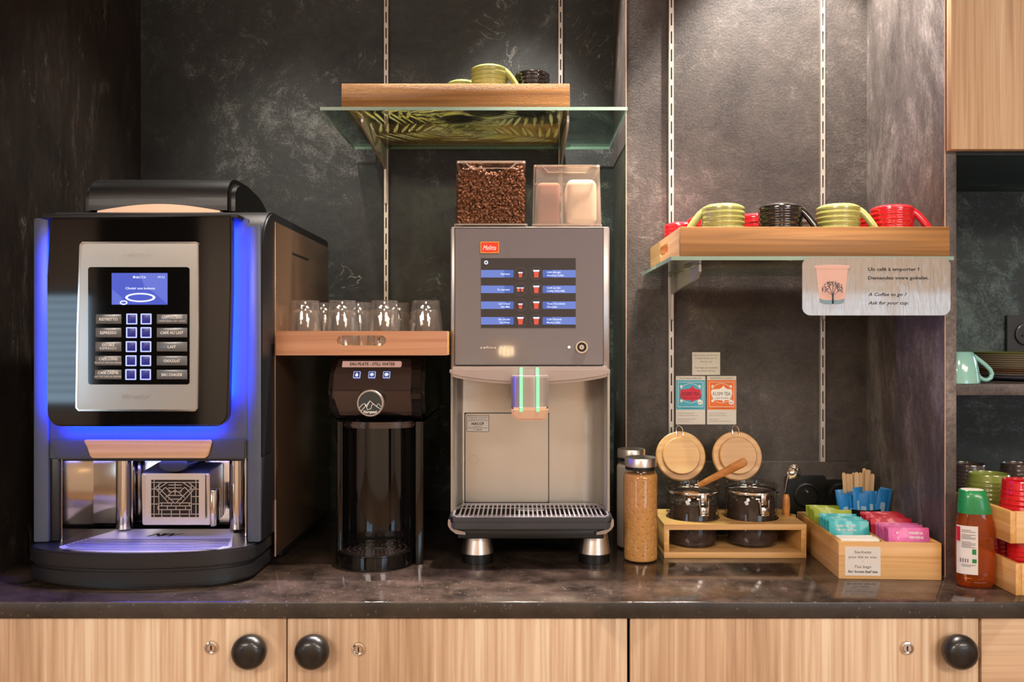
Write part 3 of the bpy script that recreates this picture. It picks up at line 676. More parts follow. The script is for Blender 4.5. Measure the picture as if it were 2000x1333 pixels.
# base with drip tray
BZ = .956
def base_out(e=0):
    cx = (-.778-.4195)/2; hw = (.778-.4195)/2-e
    pts = [(cx+hw, 1.50), (cx+hw, 1.393+e)]
    pts += [(cx+hw*math.cos(PI*k/20), 1.393+e-(.071)*math.sin(PI*k/20)**.9) for k in range(1, 20)]
    return pts + [(cx-hw, 1.393+e), (cx-hw, 1.50)]
b = bm_(); prism(b, base_out(), 'z', .932, BZ, .003); mk('drip_base', b, M['blacksatin'], m1)
b = bm_(); prism(b, base_out(.002), 'z', .904, .9305, .004); mk('foot_skirt', b, M['blacksatin'], m1)
b = bm_(); prism(b, base_out(.012), 'z', CH+.0002, .906); mk('foot', b, M['blackpl'], m1)
gp = [(-.685, 1.492), (-.49, 1.492), (-.452, 1.366)] + [(-.5865+.135*math.cos(PI*k/14), 1.366-.036*math.sin(PI*k/14)) for k in range(1, 14)] + [(-.722, 1.366)]
b = bm_(); prism(b, gp, 'z', BZ-.001, BZ+.001); grl = mk('drip_grille', b, M['grille'], m1, label='slotted steel drip grille')
b = bm_()
for k in range(9):
    yy = 1.345+k*.0088; hw = .118+.0012*(yy-1.33)*50 if yy < 1.37 else .128-(yy-1.37)*.25
    pts = [(-.587-hw + 2*hw*j/16, yy-.004*math.sin(PI*j/16)) for j in range(17)]
    prism(b, [(x, y_-.0013) for x, y_ in pts]+[(x, y_+.0013) for x, y_ in pts][::-1], 'z', BZ+.0008, BZ+.0014)
mk('slots', b, M['dark_edge'], grl)
b = bm_(); tline(b, 'N', 0, 0, .022, cx=0, bold=.02, italic=.4, M=None); tline(b, 'W', 0, 0, .022, cx=.022, bold=.02, italic=.4)
bmesh.ops.transform(b, matrix=Matrix.Translation((-.60, 1.435, BZ+.0012)) @ Matrix.Rotation(-PI/2, 4, 'X'), verts=b.verts); mk('grille_mark', b, M['dark_edge'], grl)
# champagne side panel with its slot
b = bm_(); box(b, MX1-.0005, MX1+.0015, 1.472, 1.88, .915, Z(434, 1.472), .0006); sd = mk('side_panel', b, M['champ'], m1, label='champagne metal side panel')
b = bm_(); box(b, MX1+.0012, MX1+.0022, 1.58, 1.70, Z(500, 1.6), Z(496, 1.6)); mk('slot', b, M['dark_edge'], sd)
b = bm_(); box(b, MX1+.0005, MX1+.0024, 1.4705, 1.4725, .915, 1.01); mk('trim', b, M['champ2'], sd)
# bean lid on top
hp = [(1.50, MZ-.002), (1.50, MZ+.030)] + arc(1.552, 1.530, .052, 165, 90, 7, .036) + arc(1.60, 1.500, .13, 85, 8, 12, .066) + [(1.735, MZ-.002)]
b = bm_(); prism(b, hp[::-1], 'x', X(206, 1.53)-.025, -.4935, .012, seg=5)
hd = mk('bean_lid', b, M['blackpl'], m1, label='rounded black bean container lid')
b = bm_(); yb = 1.478; bx0, bx1 = X(189, yb), X(430, yb); bz = MZ+.0005; pts = [(bx0, bz)]+[(bx0+(bx1-bx0)*k/24, bz+.004+.0115*math.sin(PI*k/24)) for k in range(25)]+[(bx1, bz)]
prism(b, pts[::-1], 'y', yb, 1.505, .001); mk('lid_front', b, M['champ2'], hd, label='beige lid front')

# ================================================================== water dispenser
wd = thing('water_dispenser', 'narrow glossy black water dispenser under the tray of tumblers', 'water dispenser', (-.244, 1.6, CH))
wx0, wx1 = X(655, 1.475), X(826, 1.475); wc = (wx0+wx1)/2
hx0, hx1 = X(641, 1.455), X(829, 1.455)
pl = [(wx1, 1.80), (wx1, 1.478), (wx1-.008, 1.474)] + arc(wc, 1.474, (wx1-wx0)/2-.012, 0, 180, 16, .052) + [(wx0+.008, 1.474), (wx0, 1.478), (wx0, 1.80)]
b = bm_(); prism(b, pl, 'z', CH+.0005, Z(825, 1.475)); mk('column', b, M['blackgloss'], wd, label='glossy black column with a hollowed front')
pz = lambda v, y: (y, Z(v, y))
hprof = [(1.80, t3z-.0008), (1.49, t3z-.0008), pz(702, 1.478), pz(730, 1.462), pz(756, 1.452), pz(764, 1.449), pz(772, 1.452), pz(812, 1.468), pz(822, 1.478), (1.80, Z(822, 1.478))]
b = bm_(); prism(b, hprof[::-1], 'x', hx0, hx1, .006, seg=4); mk('head', b, M['blackgloss'], wd)
fpts = [pz(702, 1.476), pz(730, 1.460), pz(756, 1.450), pz(764, 1.447), pz(772, 1.450), pz(812, 1.466)]
b = bm_(); fx0, fx1 = X(651, 1.455), X(803, 1.455)
prism(b, [(y+.006, z) for y, z in fpts]+[(y, z) for y, z in fpts][::-1], 'x', fx0, fx1, .001)
for v in b.verts:     # bevelled lower left corner of the face plate
    if v.co.z < Z(790, 1.46) and v.co.x < wc: v.co.x += .008
    if v.co.z > Z(708, 1.48): v.co.x += (.004 if v.co.x < wc else -.003)
fc = mk('face_plate', b, M['cooler'], wd, label='dark chrome face plate')
yl = 1.466
tlt = Matrix.Rotation(math.radians(31), 4, 'X')
def onface(bm, u, v):   # tilt a small flat piece onto the upper slope of the face
    y0 = 1.478-(v-702)*.00058-.0026; bmesh.ops.transform(bm, matrix=Matrix.Translation((X(u, y0), y0, Z(v, y0))) @ Matrix.Rotation(math.radians(-32), 4, 'X'), verts=bm.verts)
b = bm_(); prism(b, rr(-.050, .050, -.0058, .0058, (.003, .0008, .0008, .003), 4), 'y', -.0006, .0004); onface(b, 726.5, 712.5)
lb = mk('label_strip', b, M['pinkpaper'], fc)
b = bm_(); tline(b, 'EAU PLATE - STILL WATER', -.001, -.0028, .0056, cx=0, w=.076, bold=.02); onface(b, 728, 712.5); mk('lettering', b, M['black_ink'], lb)
for k, u in enumerate((697, 726.5, 755)):
    b = bm_(); prism(b, rr(-.0058, .0058, -.0062, .0062, .001), 'y', -.0006, .0004); onface(b, u, 733)
    ic = mk('icon', b, M['btn_ring'], fc)
    b = bm_(); prism(b, rr(-.005, .005, -.0054, .0054, .0006), 'y', -.0009, .0004); onface(b, u, 733); mk('icon_ground', b, EM('icon_blue_%d' % k, (.03,.05,.16), .6), ic)
    b = bm_()
    if k == 0: prism(b, [(0, .004), (-.0022, 0)]+arc(0, -.0012, .0026, 180, 360, 8)+[(.0022, 0)], 'y', -.0013, 0)
    else:
        for a in range(3 + k):
            box(b, -.0036, .0036, -.0013, 0, -.0005, .0005, M=Matrix.Rotation(PI*a/(3+k), 4, 'Y'))
    onface(b, u, 733); mk('symbol', b, M['scr_white'], ic)
b = bm_(); lc = (X(722.5, 1.44), 1.447, Z(789, 1.44)); lathe(b, [(.0225,-.01),(.0225,.004),(.0215,.0052),(.0195,.0052),(.0195,.003),(0,.003)], lc, 40, M=RX90)
for f in b.faces:
    c_ = f.calc_center_median(); 
    if math.hypot(c_.x-lc[0], c_.z-lc[2]) < .019: f.material_index = 1
badge = mk('badge', b, [M['silver'], PM('badge_ground', '#1f2c30', .2, .3, .5)], wd, label='round badge with a mountain outline')
b = bm_(); yb = lc[1]-.0034
def mline(pts, r=.0005): tube(b, [(lc[0]+x, yb, lc[2]+z) for x, z in pts], r, 6)
mline([(-.0185,-.008),(-.013,-.002),(-.0095,-.0005),(-.006,-.006)]); mline([(-.015,-.0125),(-.009,-.006),(-.0005,.004),(.005,-.001),(.010,-.005),(.0175,-.010)])
mline([(-.0005,.004),(-.006,-.006),(-.005,-.011),(.001,-.009),(.0025,-.003),(.005,-.001)]); mline([(.010,-.005),(.0135,-.0005),(.018,-.006)])
tline(b, 'Norquest', yb, lc[2]-.0165, .0048, cx=lc[0], w=.023, bold=.02, italic=.2); mk('emblem', b, M['white_ink'], badge)
b = bm_()   # chin bowing out under the head
prism(b, [(wc+.062*math.cos(a), 1.478-.03*math.sin(a)) for a in [PI*k/20 for k in range(21)]][::-1], 'z', Z(836, 1.47), Z(824, 1.47), .003); mk('spout_housing', b, M['cooler'], wd)
b = bm_(); dp = arc(-.2440, 1.4905, .0665, 180, 360, 24)+[(-.1775, 1.55), (-.3105, 1.55)]
prism(b, dp, 'z', CH+.003, Z(1091, 1.424), .002); dt = mk('drip_base', b, M['blackgloss'], wd)
b = bm_(); z9 = Z(1091, 1.424); prism(b, arc(-.2440, 1.4905, .061, 180, 360, 24)+[(-.183, 1.54), (-.305, 1.54)], 'z', z9-.001, z9+.0008)
cp = mk('drip_plate', b, M['cooler'], dt, label='round dark metal drip plate')
b = bm_()
for rr_ in (.020, .030, .040, .050):
    for k in range(int(rr_*900)):
        a = 2*PI*k/int(rr_*900); lathe(b, [(.0022,0),(.0016,.0008),(0,.001)], (-.244+rr_*math.cos(a), 1.4905+rr_*.92*math.sin(a), z9+.0008), 8)
mk('nubs', b, M['cooler'], cp)
b = bm_(); lathe(b, [(.011,.0002),(0,.0003)], (-.240, 1.487, z9+.001), 24); mk('drain_hole', b, M['dark_edge'], cp)
b = bm_(); prism(b, arc(-.2440, 1.4905, .060, 180, 360, 24)+[(-.19, 1.55), (-.30, 1.55)], 'z', CH+.0002, CH+.004); mk('foot', b, M['blackpl'], wd)
# ================================================================== silver coffee machine with touch screen
HOB = CH+.0002
m2 = thing('coffee_machine', 'silver-grey coffee machine with a touch screen, standing on steel feet', 'coffee machine', (.02, 1.65, HOB))
MF = 1.50
ax0, ax1 = X(880, MF), X(1191, MF); zt = Z(443, MF); zm = Z(716, MF); zl = Z(988, MF)
b = bm_(); box(b, ax0, ax1, MF, 1.86, zm-.010, zt, .004); mk('upper_housing', b, M['silver'], m2)
# door
DF = 1.488; dx0, dx1, dz0, dz1 = X(888.5, DF), X(1178, DF), Z(713.5, DF), Z(447, DF)
b = bm_(); box(b, dx0-.0012, dx1+.0012, DF+.002, MF, dz0-.0015, dz1+.0015); mk('door_seal', b, M['blackpl'], m2)
b = bm_(); prism(b, rr(dx0, dx1, dz0, dz1, .0015, 3), 'y', DF, DF+.004, .0008); dr = mk('door', b, M['doorgray'], m2, label='grey glass door')
y = DF-.0004
b = bm_(); frame(b, rr(X(938.5, y), X(974.5, y), Z(495, y), Z(473, y), .0002, 1), rr(X(940, y), X(973, y), Z(493.3, y), Z(474.5, y), .0002, 1), 'y', y-.0002, DF)
prism(b, [(X(939, y), Z(494.6, y)), (X(956, y), Z(492.5, y)), (X(974, y), Z(494.6, y)), (X(974, y), Z(493, y)), (X(939, y), Z(493, y))], 'y', y-.0001, DF)
box(b, X(939.5, y), X(973.5, y), y, DF, Z(494, y), Z(474, y), mi=1)
lg = mk('logo', b, [M['orange_edge'], M['red_logo']], dr, label='small red logo plate')
b = bm_(); tline(b, 'Melitta', y-.0004, Z(489, y), .0080, cx=X(956, y), w=.0225, italic=.35, bold=.0); mk('lettering', b, M['white_ink'], lg)
sx0, sx1, sz0, sz1 = X(939.5, y), X(1124.5, y), Z(641.5, y), Z(505, y)
b = bm_(); box(b, sx0, sx1, y, DF, sz0, sz1); ts = mk('touch_screen', b, M['scr_dark'], dr, label='dark touch screen with drink buttons')
ys = y-.0003
L1 = [['Espresso'], ['2x espresso'], ['Lait Chaud', 'Hot Milk'], ['Eau chaude', 'Hot Water']]
L2 = [['Café allongé', 'American Coffee'], ['Café au lait', 'Coffee With Milk'], ['Tasse Chocolatée', 'Chocolate'], ['Café Viennois', 'Mocha Coffee']]
def cup(bm, u, v, h, k=1.0):
    x, z = X(u, ys), Z(v, ys); w1, w2 = h*.36, h*.27
    prism(bm, [(x-w1, z+h/2), (x-w2, z-h/2), (x+w2, z-h/2), (x+w1, z+h/2)], 'y', ys-.0004, y, mi=0)
    prism(bm, [(x-w1*1.2, z+h*.5), (x-w1*1.1, z+h*.28), (x+w1*1.1, z+h*.28), (x+w1*1.2, z+h*.5)], 'y', ys-.0006, y, mi=1)
for k, v in enumerate((535.5, 566, 597, 627.5)):
    for side in (0, 1):
        a, c, cc = ((939.5, 1003, 1016.5) if side == 0 else (1060, 1124.5, 1047.5))
        b = bm_(); zz0, zz1 = Z(v+7.3, ys), Z(v-7.3, ys); mid = 985 if side == 0 else 1078
        if side == 0: box(b, X(a, ys), X(mid, ys), ys, y, zz0, zz1); box(b, X(mid, ys), X(c, ys), ys, y, zz0, zz1, mi=1)
        else: box(b, X(mid, ys), X(c, ys), ys, y, zz0, zz1); box(b, X(a, ys), X(mid, ys), ys, y, zz0, zz1, mi=1)
        br = mk('menu_bar', b, [M['scr_bar2'], M['scr_bar']], ts)
        b = bm_(); T = (L1 if side == 0 else L2)[k]; vv = [v+2.2] if len(T) == 1 else [v-1.2, v+5.0]
        for s, v2 in zip(T, vv):
            ww = .00195*len(s)
            if side == 0: tline(b, s, ys-.0004, Z(v2, ys), .0032, x1=X(996, ys), w=ww, bold=.015)
            else: tline(b, s, ys-.0004, Z(v2, ys), .0032, x0=X(1068, ys), w=ww, bold=.015)
        mk('lettering', b, M['scr_white'], br)
        b = bm_(); cx, cz = X(cc, ys), Z(v-.5, ys)
        frame(b, arc(cx, cz, .0107, 0, 350, 35), arc(cx, cz, .0103, 0, 350, 35), 'y', ys-.0002, y, mi=2)
        if side == 0 and k == 1: cup(b, cc-4, v+.5, .0072); cup(b, cc+3.5, v+.5, .0072)
        else: cup(b, cc, v+(2 if (side == 0 and k in (0, 2)) else 0), (.0092 if (side == 0 and k in (0, 2)) else .0128))
        mk('cup_icon', b, [M['scr_red'], M['scr_white'], M['scr_ring']], ts)
b = bm_(); frame(b, arc(X(949.5, ys), Z(513.5, ys), .0034, 0, 345, 23), arc(X(949.5, ys), Z(513.5, ys), .0016, 0, 345, 23), 'y', ys-.0003, y); mk('info_icon', b, M['scr_white'], ts)
b = bm_(); tline(b, 'cafina XT', y-.0002, Z(681.5, y), .0036, x0=X(938, y), w=.046, spacing=1.2); mk('model_lettering', b, M['white_ink'], dr)
b = bm_(); lathe(b, [(0,.003),(.0040,.003),(.0042,.0018),(.0078,.0018),(.0080,.0045),(.0105,.0045),(.0112,0),(0,0)], (X(1136, DF), DF, Z(679, DF)), 36, M=RX90)
for f in b.faces:
    c_ = f.calc_center_median()
    if .0043 < math.hypot(c_.x-X(1136, DF), c_.z-Z(679, DF)) < .0079: f.material_index = 1
box(b, X(1136, DF)-.0005, X(1136, DF)+.0005, DF-.0036, DF-.0028, Z(679, DF)-.002, Z(679, DF)+.002, mi=1)
mk('lock', b, [M['chrome'], M['black_ink']], dr)
b = bm_(); ycyl(b, X(1111.5, DF), Z(679, DF), .0024, DF-.0006, DF); mk('indicator_light', b, M['white_glow'], dr)
# hood over the cup bay
hz0 = Z(738, MF); hzc = Z(753, 1.46)
b = bm_()
o = [(X(878, 1.47), zm), (X(878, 1.47), Z(735, 1.47))] + [(X(878+314*k/20, 1.47), Z(735+17*math.sin(PI*k/20)**.7, 1.47)) for k in range(1, 20)] + [(X(1192, 1.47), Z(735, 1.47)), (X(1192, 1.47), zm)]
prism(b, o, 'y', 1.468, 1.60, .005); mk('hood', b, M['taupe'], m2)
# recessed lower bay, curved walls
lx0, lx1 = X(881, 1.50), X(1190, 1.50)
pl = [(lx0, 1.86), (lx0, 1.492), (lx0+.004, 1.490), (lx0+.007, 1.496)] + arc(lx0+.017, 1.550, .010, 180, 90, 8, .030) + arc(lx1-.047, 1.535, .040, 90, 0, 8, .045) + [(lx1-.007, 1.496), (lx1-.004, 1.490), (lx1, 1.492), (lx1, 1.86)]
b = bm_(); prism(b, pl, 'z', .962, zm-.009); mk('bay_wall', b, M['taupe2'], m2, label='brushed curved bay wall')
b = bm_(); px0, px1, pz0, pz1 = X(908.5, 1.575), X(1071, 1.575), Z(983, 1.575), Z(809, 1.575)
box(b, px0-.0014, px1+.0014, 1.5785, 1.5805, pz0-.0014, pz1+.0014); mk('panel_gap', b, M['dark_edge'], m2)
b = bm_(); prism(b, rr(px0, px1, pz0, pz1, .003, 4), 'y', 1.5775, 1.580, .0008); ap = mk('access_panel', b, M['taupe2'], m2)
b = bm_(); frame(b, arc(X(925, 1.577), Z(899, 1.577), .0085, 0, 350, 35), arc(X(925, 1.577), Z(899, 1.577), .0080, 0, 350, 35), 'y', 1.5772, 1.578); mk('latch', b, M['taupe'], ap)
b = bm_(); y6 = 1.577; qx0, qx1, qz0, qz1 = X(911, y6), X(955.5, y6), Z(845, y6), Z(812, y6)
box(b, qx0, qx1, y6, 1.5785, qz0, qz1); st = mk('sticker', b, M['paper'], ap)
b = bm_(); cx = (qx0+qx1)/2
frame(b, rr(qx0+.0004, qx1-.0004, qz0+.0004, qz1-.0004, .0002, 1), rr(qx0+.0011, qx1-.0011, qz0+.0011, qz1-.0011, .0002, 1), 'y', y6-.0003, y6)
tline(b, 'Dispositif nettoyage', y6-.0003, Z(817, y6), .0016, cx=cx, w=.034); tline(b, 'conforme à la norme', y6-.0003, Z(820.5, y6), .0014, cx=cx, w=.030)
box(b, qx0+.001, qx1-.001, y6-.0003, y6, Z(822.8, y6), Z(822.3, y6)); tline(b, 'HACCP', y6-.0003, Z(831, y6), .0045, cx=cx, w=.022, bold=.03)
tline(b, 'numéro', y6-.0003, Z(835, y6), .002, cx=cx, w=.012); box(b, qx0+.001, qx1-.001, y6-.0003, y6, Z(837, y6), Z(836.5, y6)); tline(b, '1  Avril', y6-.0003, Z(841.5, y6), .0026, cx=cx, w=.014, bold=.02)
mk('lettering', b, M['black_ink'], st)
# spout with two green light lines
SP = 1.425
b = bm_(); o = rr(X(998, SP), X(1072, SP), Z(822, SP), Z(736, SP), (.006, .006, .004, .004), 4)
prism(b, [(X(998, SP), 1.47), (X(998, SP), 1.445)] + arc(X(1035, SP), 1.445, X(1072, SP)-X(1035, SP), 180, 360, 14, .020) + [(X(1072, SP), 1.445), (X(1072, SP), 1.55), (X(998, SP), 1.55)], 'z', Z(800, SP), Z(736, SP), .003)
spt = mk('spout', b, M['taupe'], m2, label='rounded coffee spout')
b = bm_(); prism(b, [(X(999, SP), Z(797, SP)), (X(1071, SP), Z(797, SP)), (X(1070, SP), Z(812, SP)), (X(1063, SP), Z(822, SP)), (X(1007, SP), Z(822, SP)), (X(1000, SP), Z(812, SP))], 'y', 1.418, 1.50, .003)
mk('spout_end', b, M['champ2'], spt)
for u in (1018, 1050.5):
    b = bm_(); xx = X(u, 1.42); ew = .0026
    za, zb_, zc, zd = Z(805, 1.42), Z(797, 1.42), Z(736, 1.42)+.0006, Z(719, 1.467)
    prism(b, [(1.4165, za), (1.4165, zb_), (1.4235, zb_+.001), (1.4235, zc), (1.4665, zc), (1.4665, zd), (1.470, zd), (1.470, zc-.0012), (1.432, zc-.0012), (1.432, za)], 'x', xx-ew, xx+ew)
    mk('green_light', b, M['led_green'], spt)
# drip tray
gy0, gy1 = 1.44, 1.568; gz = .9863
g0, g1 = X(878, gy0), X(1196, gy0)
oct_ = [(g0+.006, gy0), (g1-.006, gy0), (g1+.001, gy0+.014), (g1+.001, gy0+.085), (g1-.010, gy1), (g0+.010, gy1), (g0-.001, gy0+.085), (g0-.001, gy0+.014)]
def ins(pts, e):
    cx = sum(p[0] for p in pts)/len(pts); cy = sum(p[1] for p in pts)/len(pts)
    return [(p[0]-e*(1 if p[0] > cx else -1), p[1]-e*(1 if p[1] > cy else -1)) for p in pts]
b = bm_(); prism(b, oct_, 'z', Z(1036, gy0), gz-.006, .002); dtr = mk('drip_tray', b, M['gunmetal'], m2, label='black drip tray')
b = bm_(); frame(b, oct_, ins(oct_, .0045), 'z', gz-.006, gz+.0008); mk('rim', b, M['gunmetal'], dtr)
b = bm_(); frame(b, ins(oct_, .0045), ins(oct_, .007), 'z', gz-.003, gz+.0014)
n = 32
for k in range(n):
    xx = g0+.015+(g1-g0-.030)*k/(n-1); cut_ = .010 if k in (0, n-1) else 0
    box(b, xx-.0013, xx+.0013, gy0+.006+cut_, gy1-.006-cut_, gz-.001, gz+.0012)
frame(b, arc((g0+g1)/2, gy0+.062, .024, 0, 350, 35, .008), arc((g0+g1)/2, gy0+.062, .0225, 0, 350, 35, .0068), 'z', gz+.001, gz+.0018)
box(b, g0+.01, g1-.01, gy0+.030, gy0+.032, gz-.003, gz-.001); box(b, g0+.01, g1-.01, gy0+.095, gy0+.097, gz-.003, gz-.001)
mk('grille', b, M['grille'], dtr, label='steel bar grille')
b = bm_(); prism(b, ins(oct_, .007), 'z', gz-.006, gz-.0055); mk('well', b, M['dark_edge'], dtr)
yk = 1.4465
for sg_ in (-1, 1):
    c_ = (g0+g1)/2; hw = (g1-g0)/2; b = bm_()
    pts = [(hw+.003, gz-.004), (hw+.0035, gz-.014), (hw-.001, Z(1034, yk)-.002), (hw-.010, Z(1042, yk)-.002), (hw-.026, Z(1044, yk)-.002), (hw-.026, Z(1041, yk)), (hw-.010, Z(1036, yk)), (hw-.003, Z(1030, yk)), (hw-.0005, gz-.004)]
    prism(b, [(c_+sg_*x, z) for x, z in pts], 'y', yk, gy1-.012, .0006); mk('cheek', b, M['silver'], m2)
b = bm_(); box(b, g0+.012, g1-.012, 1.455, 1.86, .948, .966, .003); mk('chassis', b, M['blackpl'], m2)
for u, yy in ((933, 1.50), (1161, 1.50), (933, 1.80), (1161, 1.80)):
    xx = X(u if yy < 1.6 else (933 if u < 1000 else 1161), 1.50)
    b = bm_(); lathe(b, [(0,.951),(.0215,.951),(.0225,.947),(.0275,.9165),(.027,.9155),(0,.9155)], (xx, yy, 0), 40); ft = mk('foot', b, M['brushed'], m2, label='conical steel foot')
    b = bm_(); lathe(b, [(0,.9157),(.0268,.9157),(.0268,HOB+.0002),(0,HOB+.0002)], (xx, yy, 0), 40); mk('rubber_pad', b, M['blackpl'], ft)
# hoppers
def hopper(u0, u1, ut0, ut1, v0, v1, y0, y1, mat, label, name):
    zz0, zz1 = Z(v0, y0), Z(v1, y0); t = bm_()
    def ring(a, c, ya, yb, z): return [(a, ya, z), (c, ya, z), (c, yb, z), (a, yb, z)]
    lo = ring(X(u0, y0), X(u1, y0), y0, y1, zz0); hi = ring(X(ut0, y0), X(ut1, y0), y0+.004, y1-.004, zz1)
    vl = [t.verts.new(p) for p in lo]; vh = [t.verts.new(p) for p in hi]
    for k in range(4): t.faces.new((vl[k], vl[(k+1) % 4], vh[(k+1) % 4], vh[k]))
    t.faces.new(vh); t.faces.new(vl[::-1])
    bmesh.ops.bevel(t, geom=[e for e in t.edges if abs(e.verts[0].co.z-e.verts[1].co.z) > .02], offset=.004, segments=3, affect='EDGES')
    o = mk(name, t, mat, m2, label=label)
    b = bm_()
    xa, xb = X(ut0, y0)-.0008, X(ut1, y0)+.0008
    frame(b, rr(xa, xb, y0+.003, y1-.003, .004, 3), rr(xa+.0035, xb-.0035, y0+.0065, y1-.0065, .003, 3), 'z', zz1-.003, zz1+.001); mk('lid_rim', b, M['hopperrim'], o)
    xa, xb = X(u0, y0)-.001, X(u1, y0)+.001
    b = bm_(); frame(b, rr(xa, xb, y0-.001, y1, .004, 3), rr(xa+.003, xb-.003, y0+.002, y1-.003, .003, 3), 'z', zz0, zz0+.003); mk('base_rim', b, M['hopperrim'], o)
    b = bm_(); xa, xb = X(ut0, y0), X(ut1, y0)      # moulded grip dip in the front
    pts = [(xa+.012, zz1-.001), (xa+.024, zz1-.013), (xb-.024, zz1-.013), (xb-.012, zz1-.001)]
    frame(b, pts, [(p[0]*.9+(xa+xb)/2*.1, p[1]+.0015*(-1 if p[1] > zz1-.005 else 1)) for p in pts], 'y', y0+.0015, y0+.004); mk('grip', b, M['hopperrim'], o)
    return zz0, zz1
M['hopperrim'] = THIN('hopper_rim', '#e0d4ca', 1.6, .05, .22, '#e6dace')
HY0, HY1 = 1.515, 1.70
bz0, bz1 = hopper(888, 1029, 892, 1026, 441, 315, HY0, HY1, M['hopperclear'], 'clear bean hopper', 'bean_hopper')
fz0, fz1 = hopper(1040, 1175, 1043, 1172, 441.5, 323, HY0, HY1, M['hopperfrost'], 'frosted powder hopper', 'powder_hopper')
# coffee beans
def bean():
    t = bmesh.new(); bmesh.ops.create_icosphere(t, subdivisions=2, radius=1)
    for v in t.verts:
        v.co.z = max(v.co.z, -.45) if v.co.z < -.45 else v.co.z; g_ = math.exp(-(v.co.y/.16)**2)*.28 if v.co.z > 0 else 0
        v.co = Vector((v.co.x*1.0, v.co.y*.74, (v.co.z-g_)*.62))
    me = bpy.data.meshes.new('bean'); t.to_mesh(me); t.free(); return me
bme = bean(); bb = bm_(); hx0_, hx1_ = X(892, HY0)+.004, X(1026, HY0)-.004
def addbean(x, y, z, r):
    n0 = len(bb.verts); bb.from_mesh(bme); bb.verts.ensure_lookup_table()
    R = Matrix.Translation((x, y, z)) @ Matrix.Rotation(random.uniform(0, 6.3), 4, 'Z') @ Matrix.Rotation(random.uniform(0, 6.3), 4, 'X') @ Matrix.Rotation(random.uniform(0, 6.3), 4, 'Y') @ Matrix.Scale(r, 4)
    for v in bb.verts[n0:]: v.co = R @ v.co
bt = bz1-.020
for i in range(20):
    for j in range(21):
        x = hx0_+.002+(hx1_-hx0_-.004)*(i+.5*(j % 2))/19.5; z = bz0+.006+(bt-bz0)*j/20
        zt_ = bt+.006*math.sin(i*.5)
        if z < zt_+.004: addbean(x+random.uniform(-.001, .001), HY0+.0085+random.uniform(0, .003), z+random.uniform(-.001, .001), random.uniform(.0043, .0052))
for i in range(17):
    for j in range(20):
        x = hx0_+.003+(hx1_-hx0_-.006)*i/16; yy = HY0+.014+.15*j/19
        addbean(x+random.uniform(-.002, .002), yy, bt+.003+.006*math.sin(i*.5)+random.uniform(-.002, .003), random.uniform(.0044, .0052))
for s in (hx0_, hx1_):
    for i in range(14):
        for j in range(10): addbean(s+random.uniform(-.001, .001), HY0+.015+.15*i/13, bz0+.008+(bt-bz0)*j/10, .0048)
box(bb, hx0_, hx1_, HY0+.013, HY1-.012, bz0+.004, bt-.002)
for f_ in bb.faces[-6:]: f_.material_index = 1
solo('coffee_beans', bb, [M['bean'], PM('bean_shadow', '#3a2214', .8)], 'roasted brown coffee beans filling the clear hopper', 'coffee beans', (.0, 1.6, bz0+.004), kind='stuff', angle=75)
# powders in the frosted hopper
b = bm_(); xm = (X(1043, HY0)+X(1172, HY0))/2
box(b, X(1050, HY0), X(1096, HY0), HY0+.02, HY1-.03, fz0+.004, Z(352, HY0), .008, seg=4)
solo('cocoa_powder', b, M['powder_b'], 'brown cocoa powder heap in the left half of the frosted hopper', 'cocoa powder', (xm, 1.6, fz0+.004), kind='stuff')
b = bm_(); box(b, X(1108, HY0), X(1168, HY0), HY0+.02, HY1-.03, fz0+.004, Z(345, HY0), .012, seg=5)
solo('milk_powder', b, M['powder_w'], 'pale milk powder heap in the right half of the frosted hopper', 'milk powder', (xm+.03, 1.6, fz0+.004), kind='stuff')
# ================================================================== ribbed mugs
MH = .086
def make_mug(mat, inner=None, ribs=True):
    """upright mug, origin at its foot; ribbed barrel, loop handle on +x"""
    t = thing('mug', '', 'mug', (0,0,0)); H = MH; o = []
    o.append((0, .002)); o.append((.026, .002)); o.append((.028, 0)); o.append((.034, .003))
    n = 56
    for k in range(n+1):
        u = k/n; z = .005+u*(H-.007); r = .0385-.0065*u**1.3-.002*(1-u)**3
        if ribs and .06 < u < .86: r += .0005*math.sin(u*2*PI*9.5)
        o.append((r, z))
    o += [(.0315, H), (.0298, H-.0005), (.0292, H-.003)]
    for k in range(1, 9): u = 1-k/8; o.append((.0285+.005*(1-u)-.0, .008+u*(H-.012)))
    o += [(.028, .006), (0, .0055)]
    b = bm_(); lathe(b, o, seg=48); mk('body', b, mat, t, local=True, angle=60)
    b = bm_(); p = []
    for k in range(17):
        a = math.radians(105-210*k/16); p.append((.036+.026*math.cos(a)*(1.05 if k < 9 else 1)-.004, 0, .036+.026*math.sin(a)))
    c_ = [(.033,.010),(.040,.016),(.048,.026),(.056,.038),(.0615,.050),(.062,.060),(.057,.069),(.048,.0735),(.039,.073),(.030,.070)]
    p = [(a[0]+(c[0]-a[0])*j/3, 0, a[1]+(c[1]-a[1])*j/3) for a, c in zip(c_, c_[1:]) for j in range(3)]+[(.030, 0, .070)]
    tube(b, p, [.0042]*len(p), 10, flat=1.5); mk('handle', b, mat, t, local=True, angle=60)
    return t
def flip(t):
    for o in [t]+list(t.children):
        pass
protos = {k: make_mug(M['mug_'+k]) for k in ('green', 'red', 'black', 'brown', 'olive')}
used = set()
def mug(col, x, y, z, rz, inv, label, group, s=1.0):
    o = dup(protos[col], col not in used, (x, y, z+((MH+.0002)*s if inv else 0)), (PI, 0, rz) if inv else (0, 0, rz), label, group); used.add(col)
    o.scale = (s, s, s); return o
t2z = g2z1+.0080
G = 'upturned mugs on the right tray'
def mt(u, d): return X(u, d)
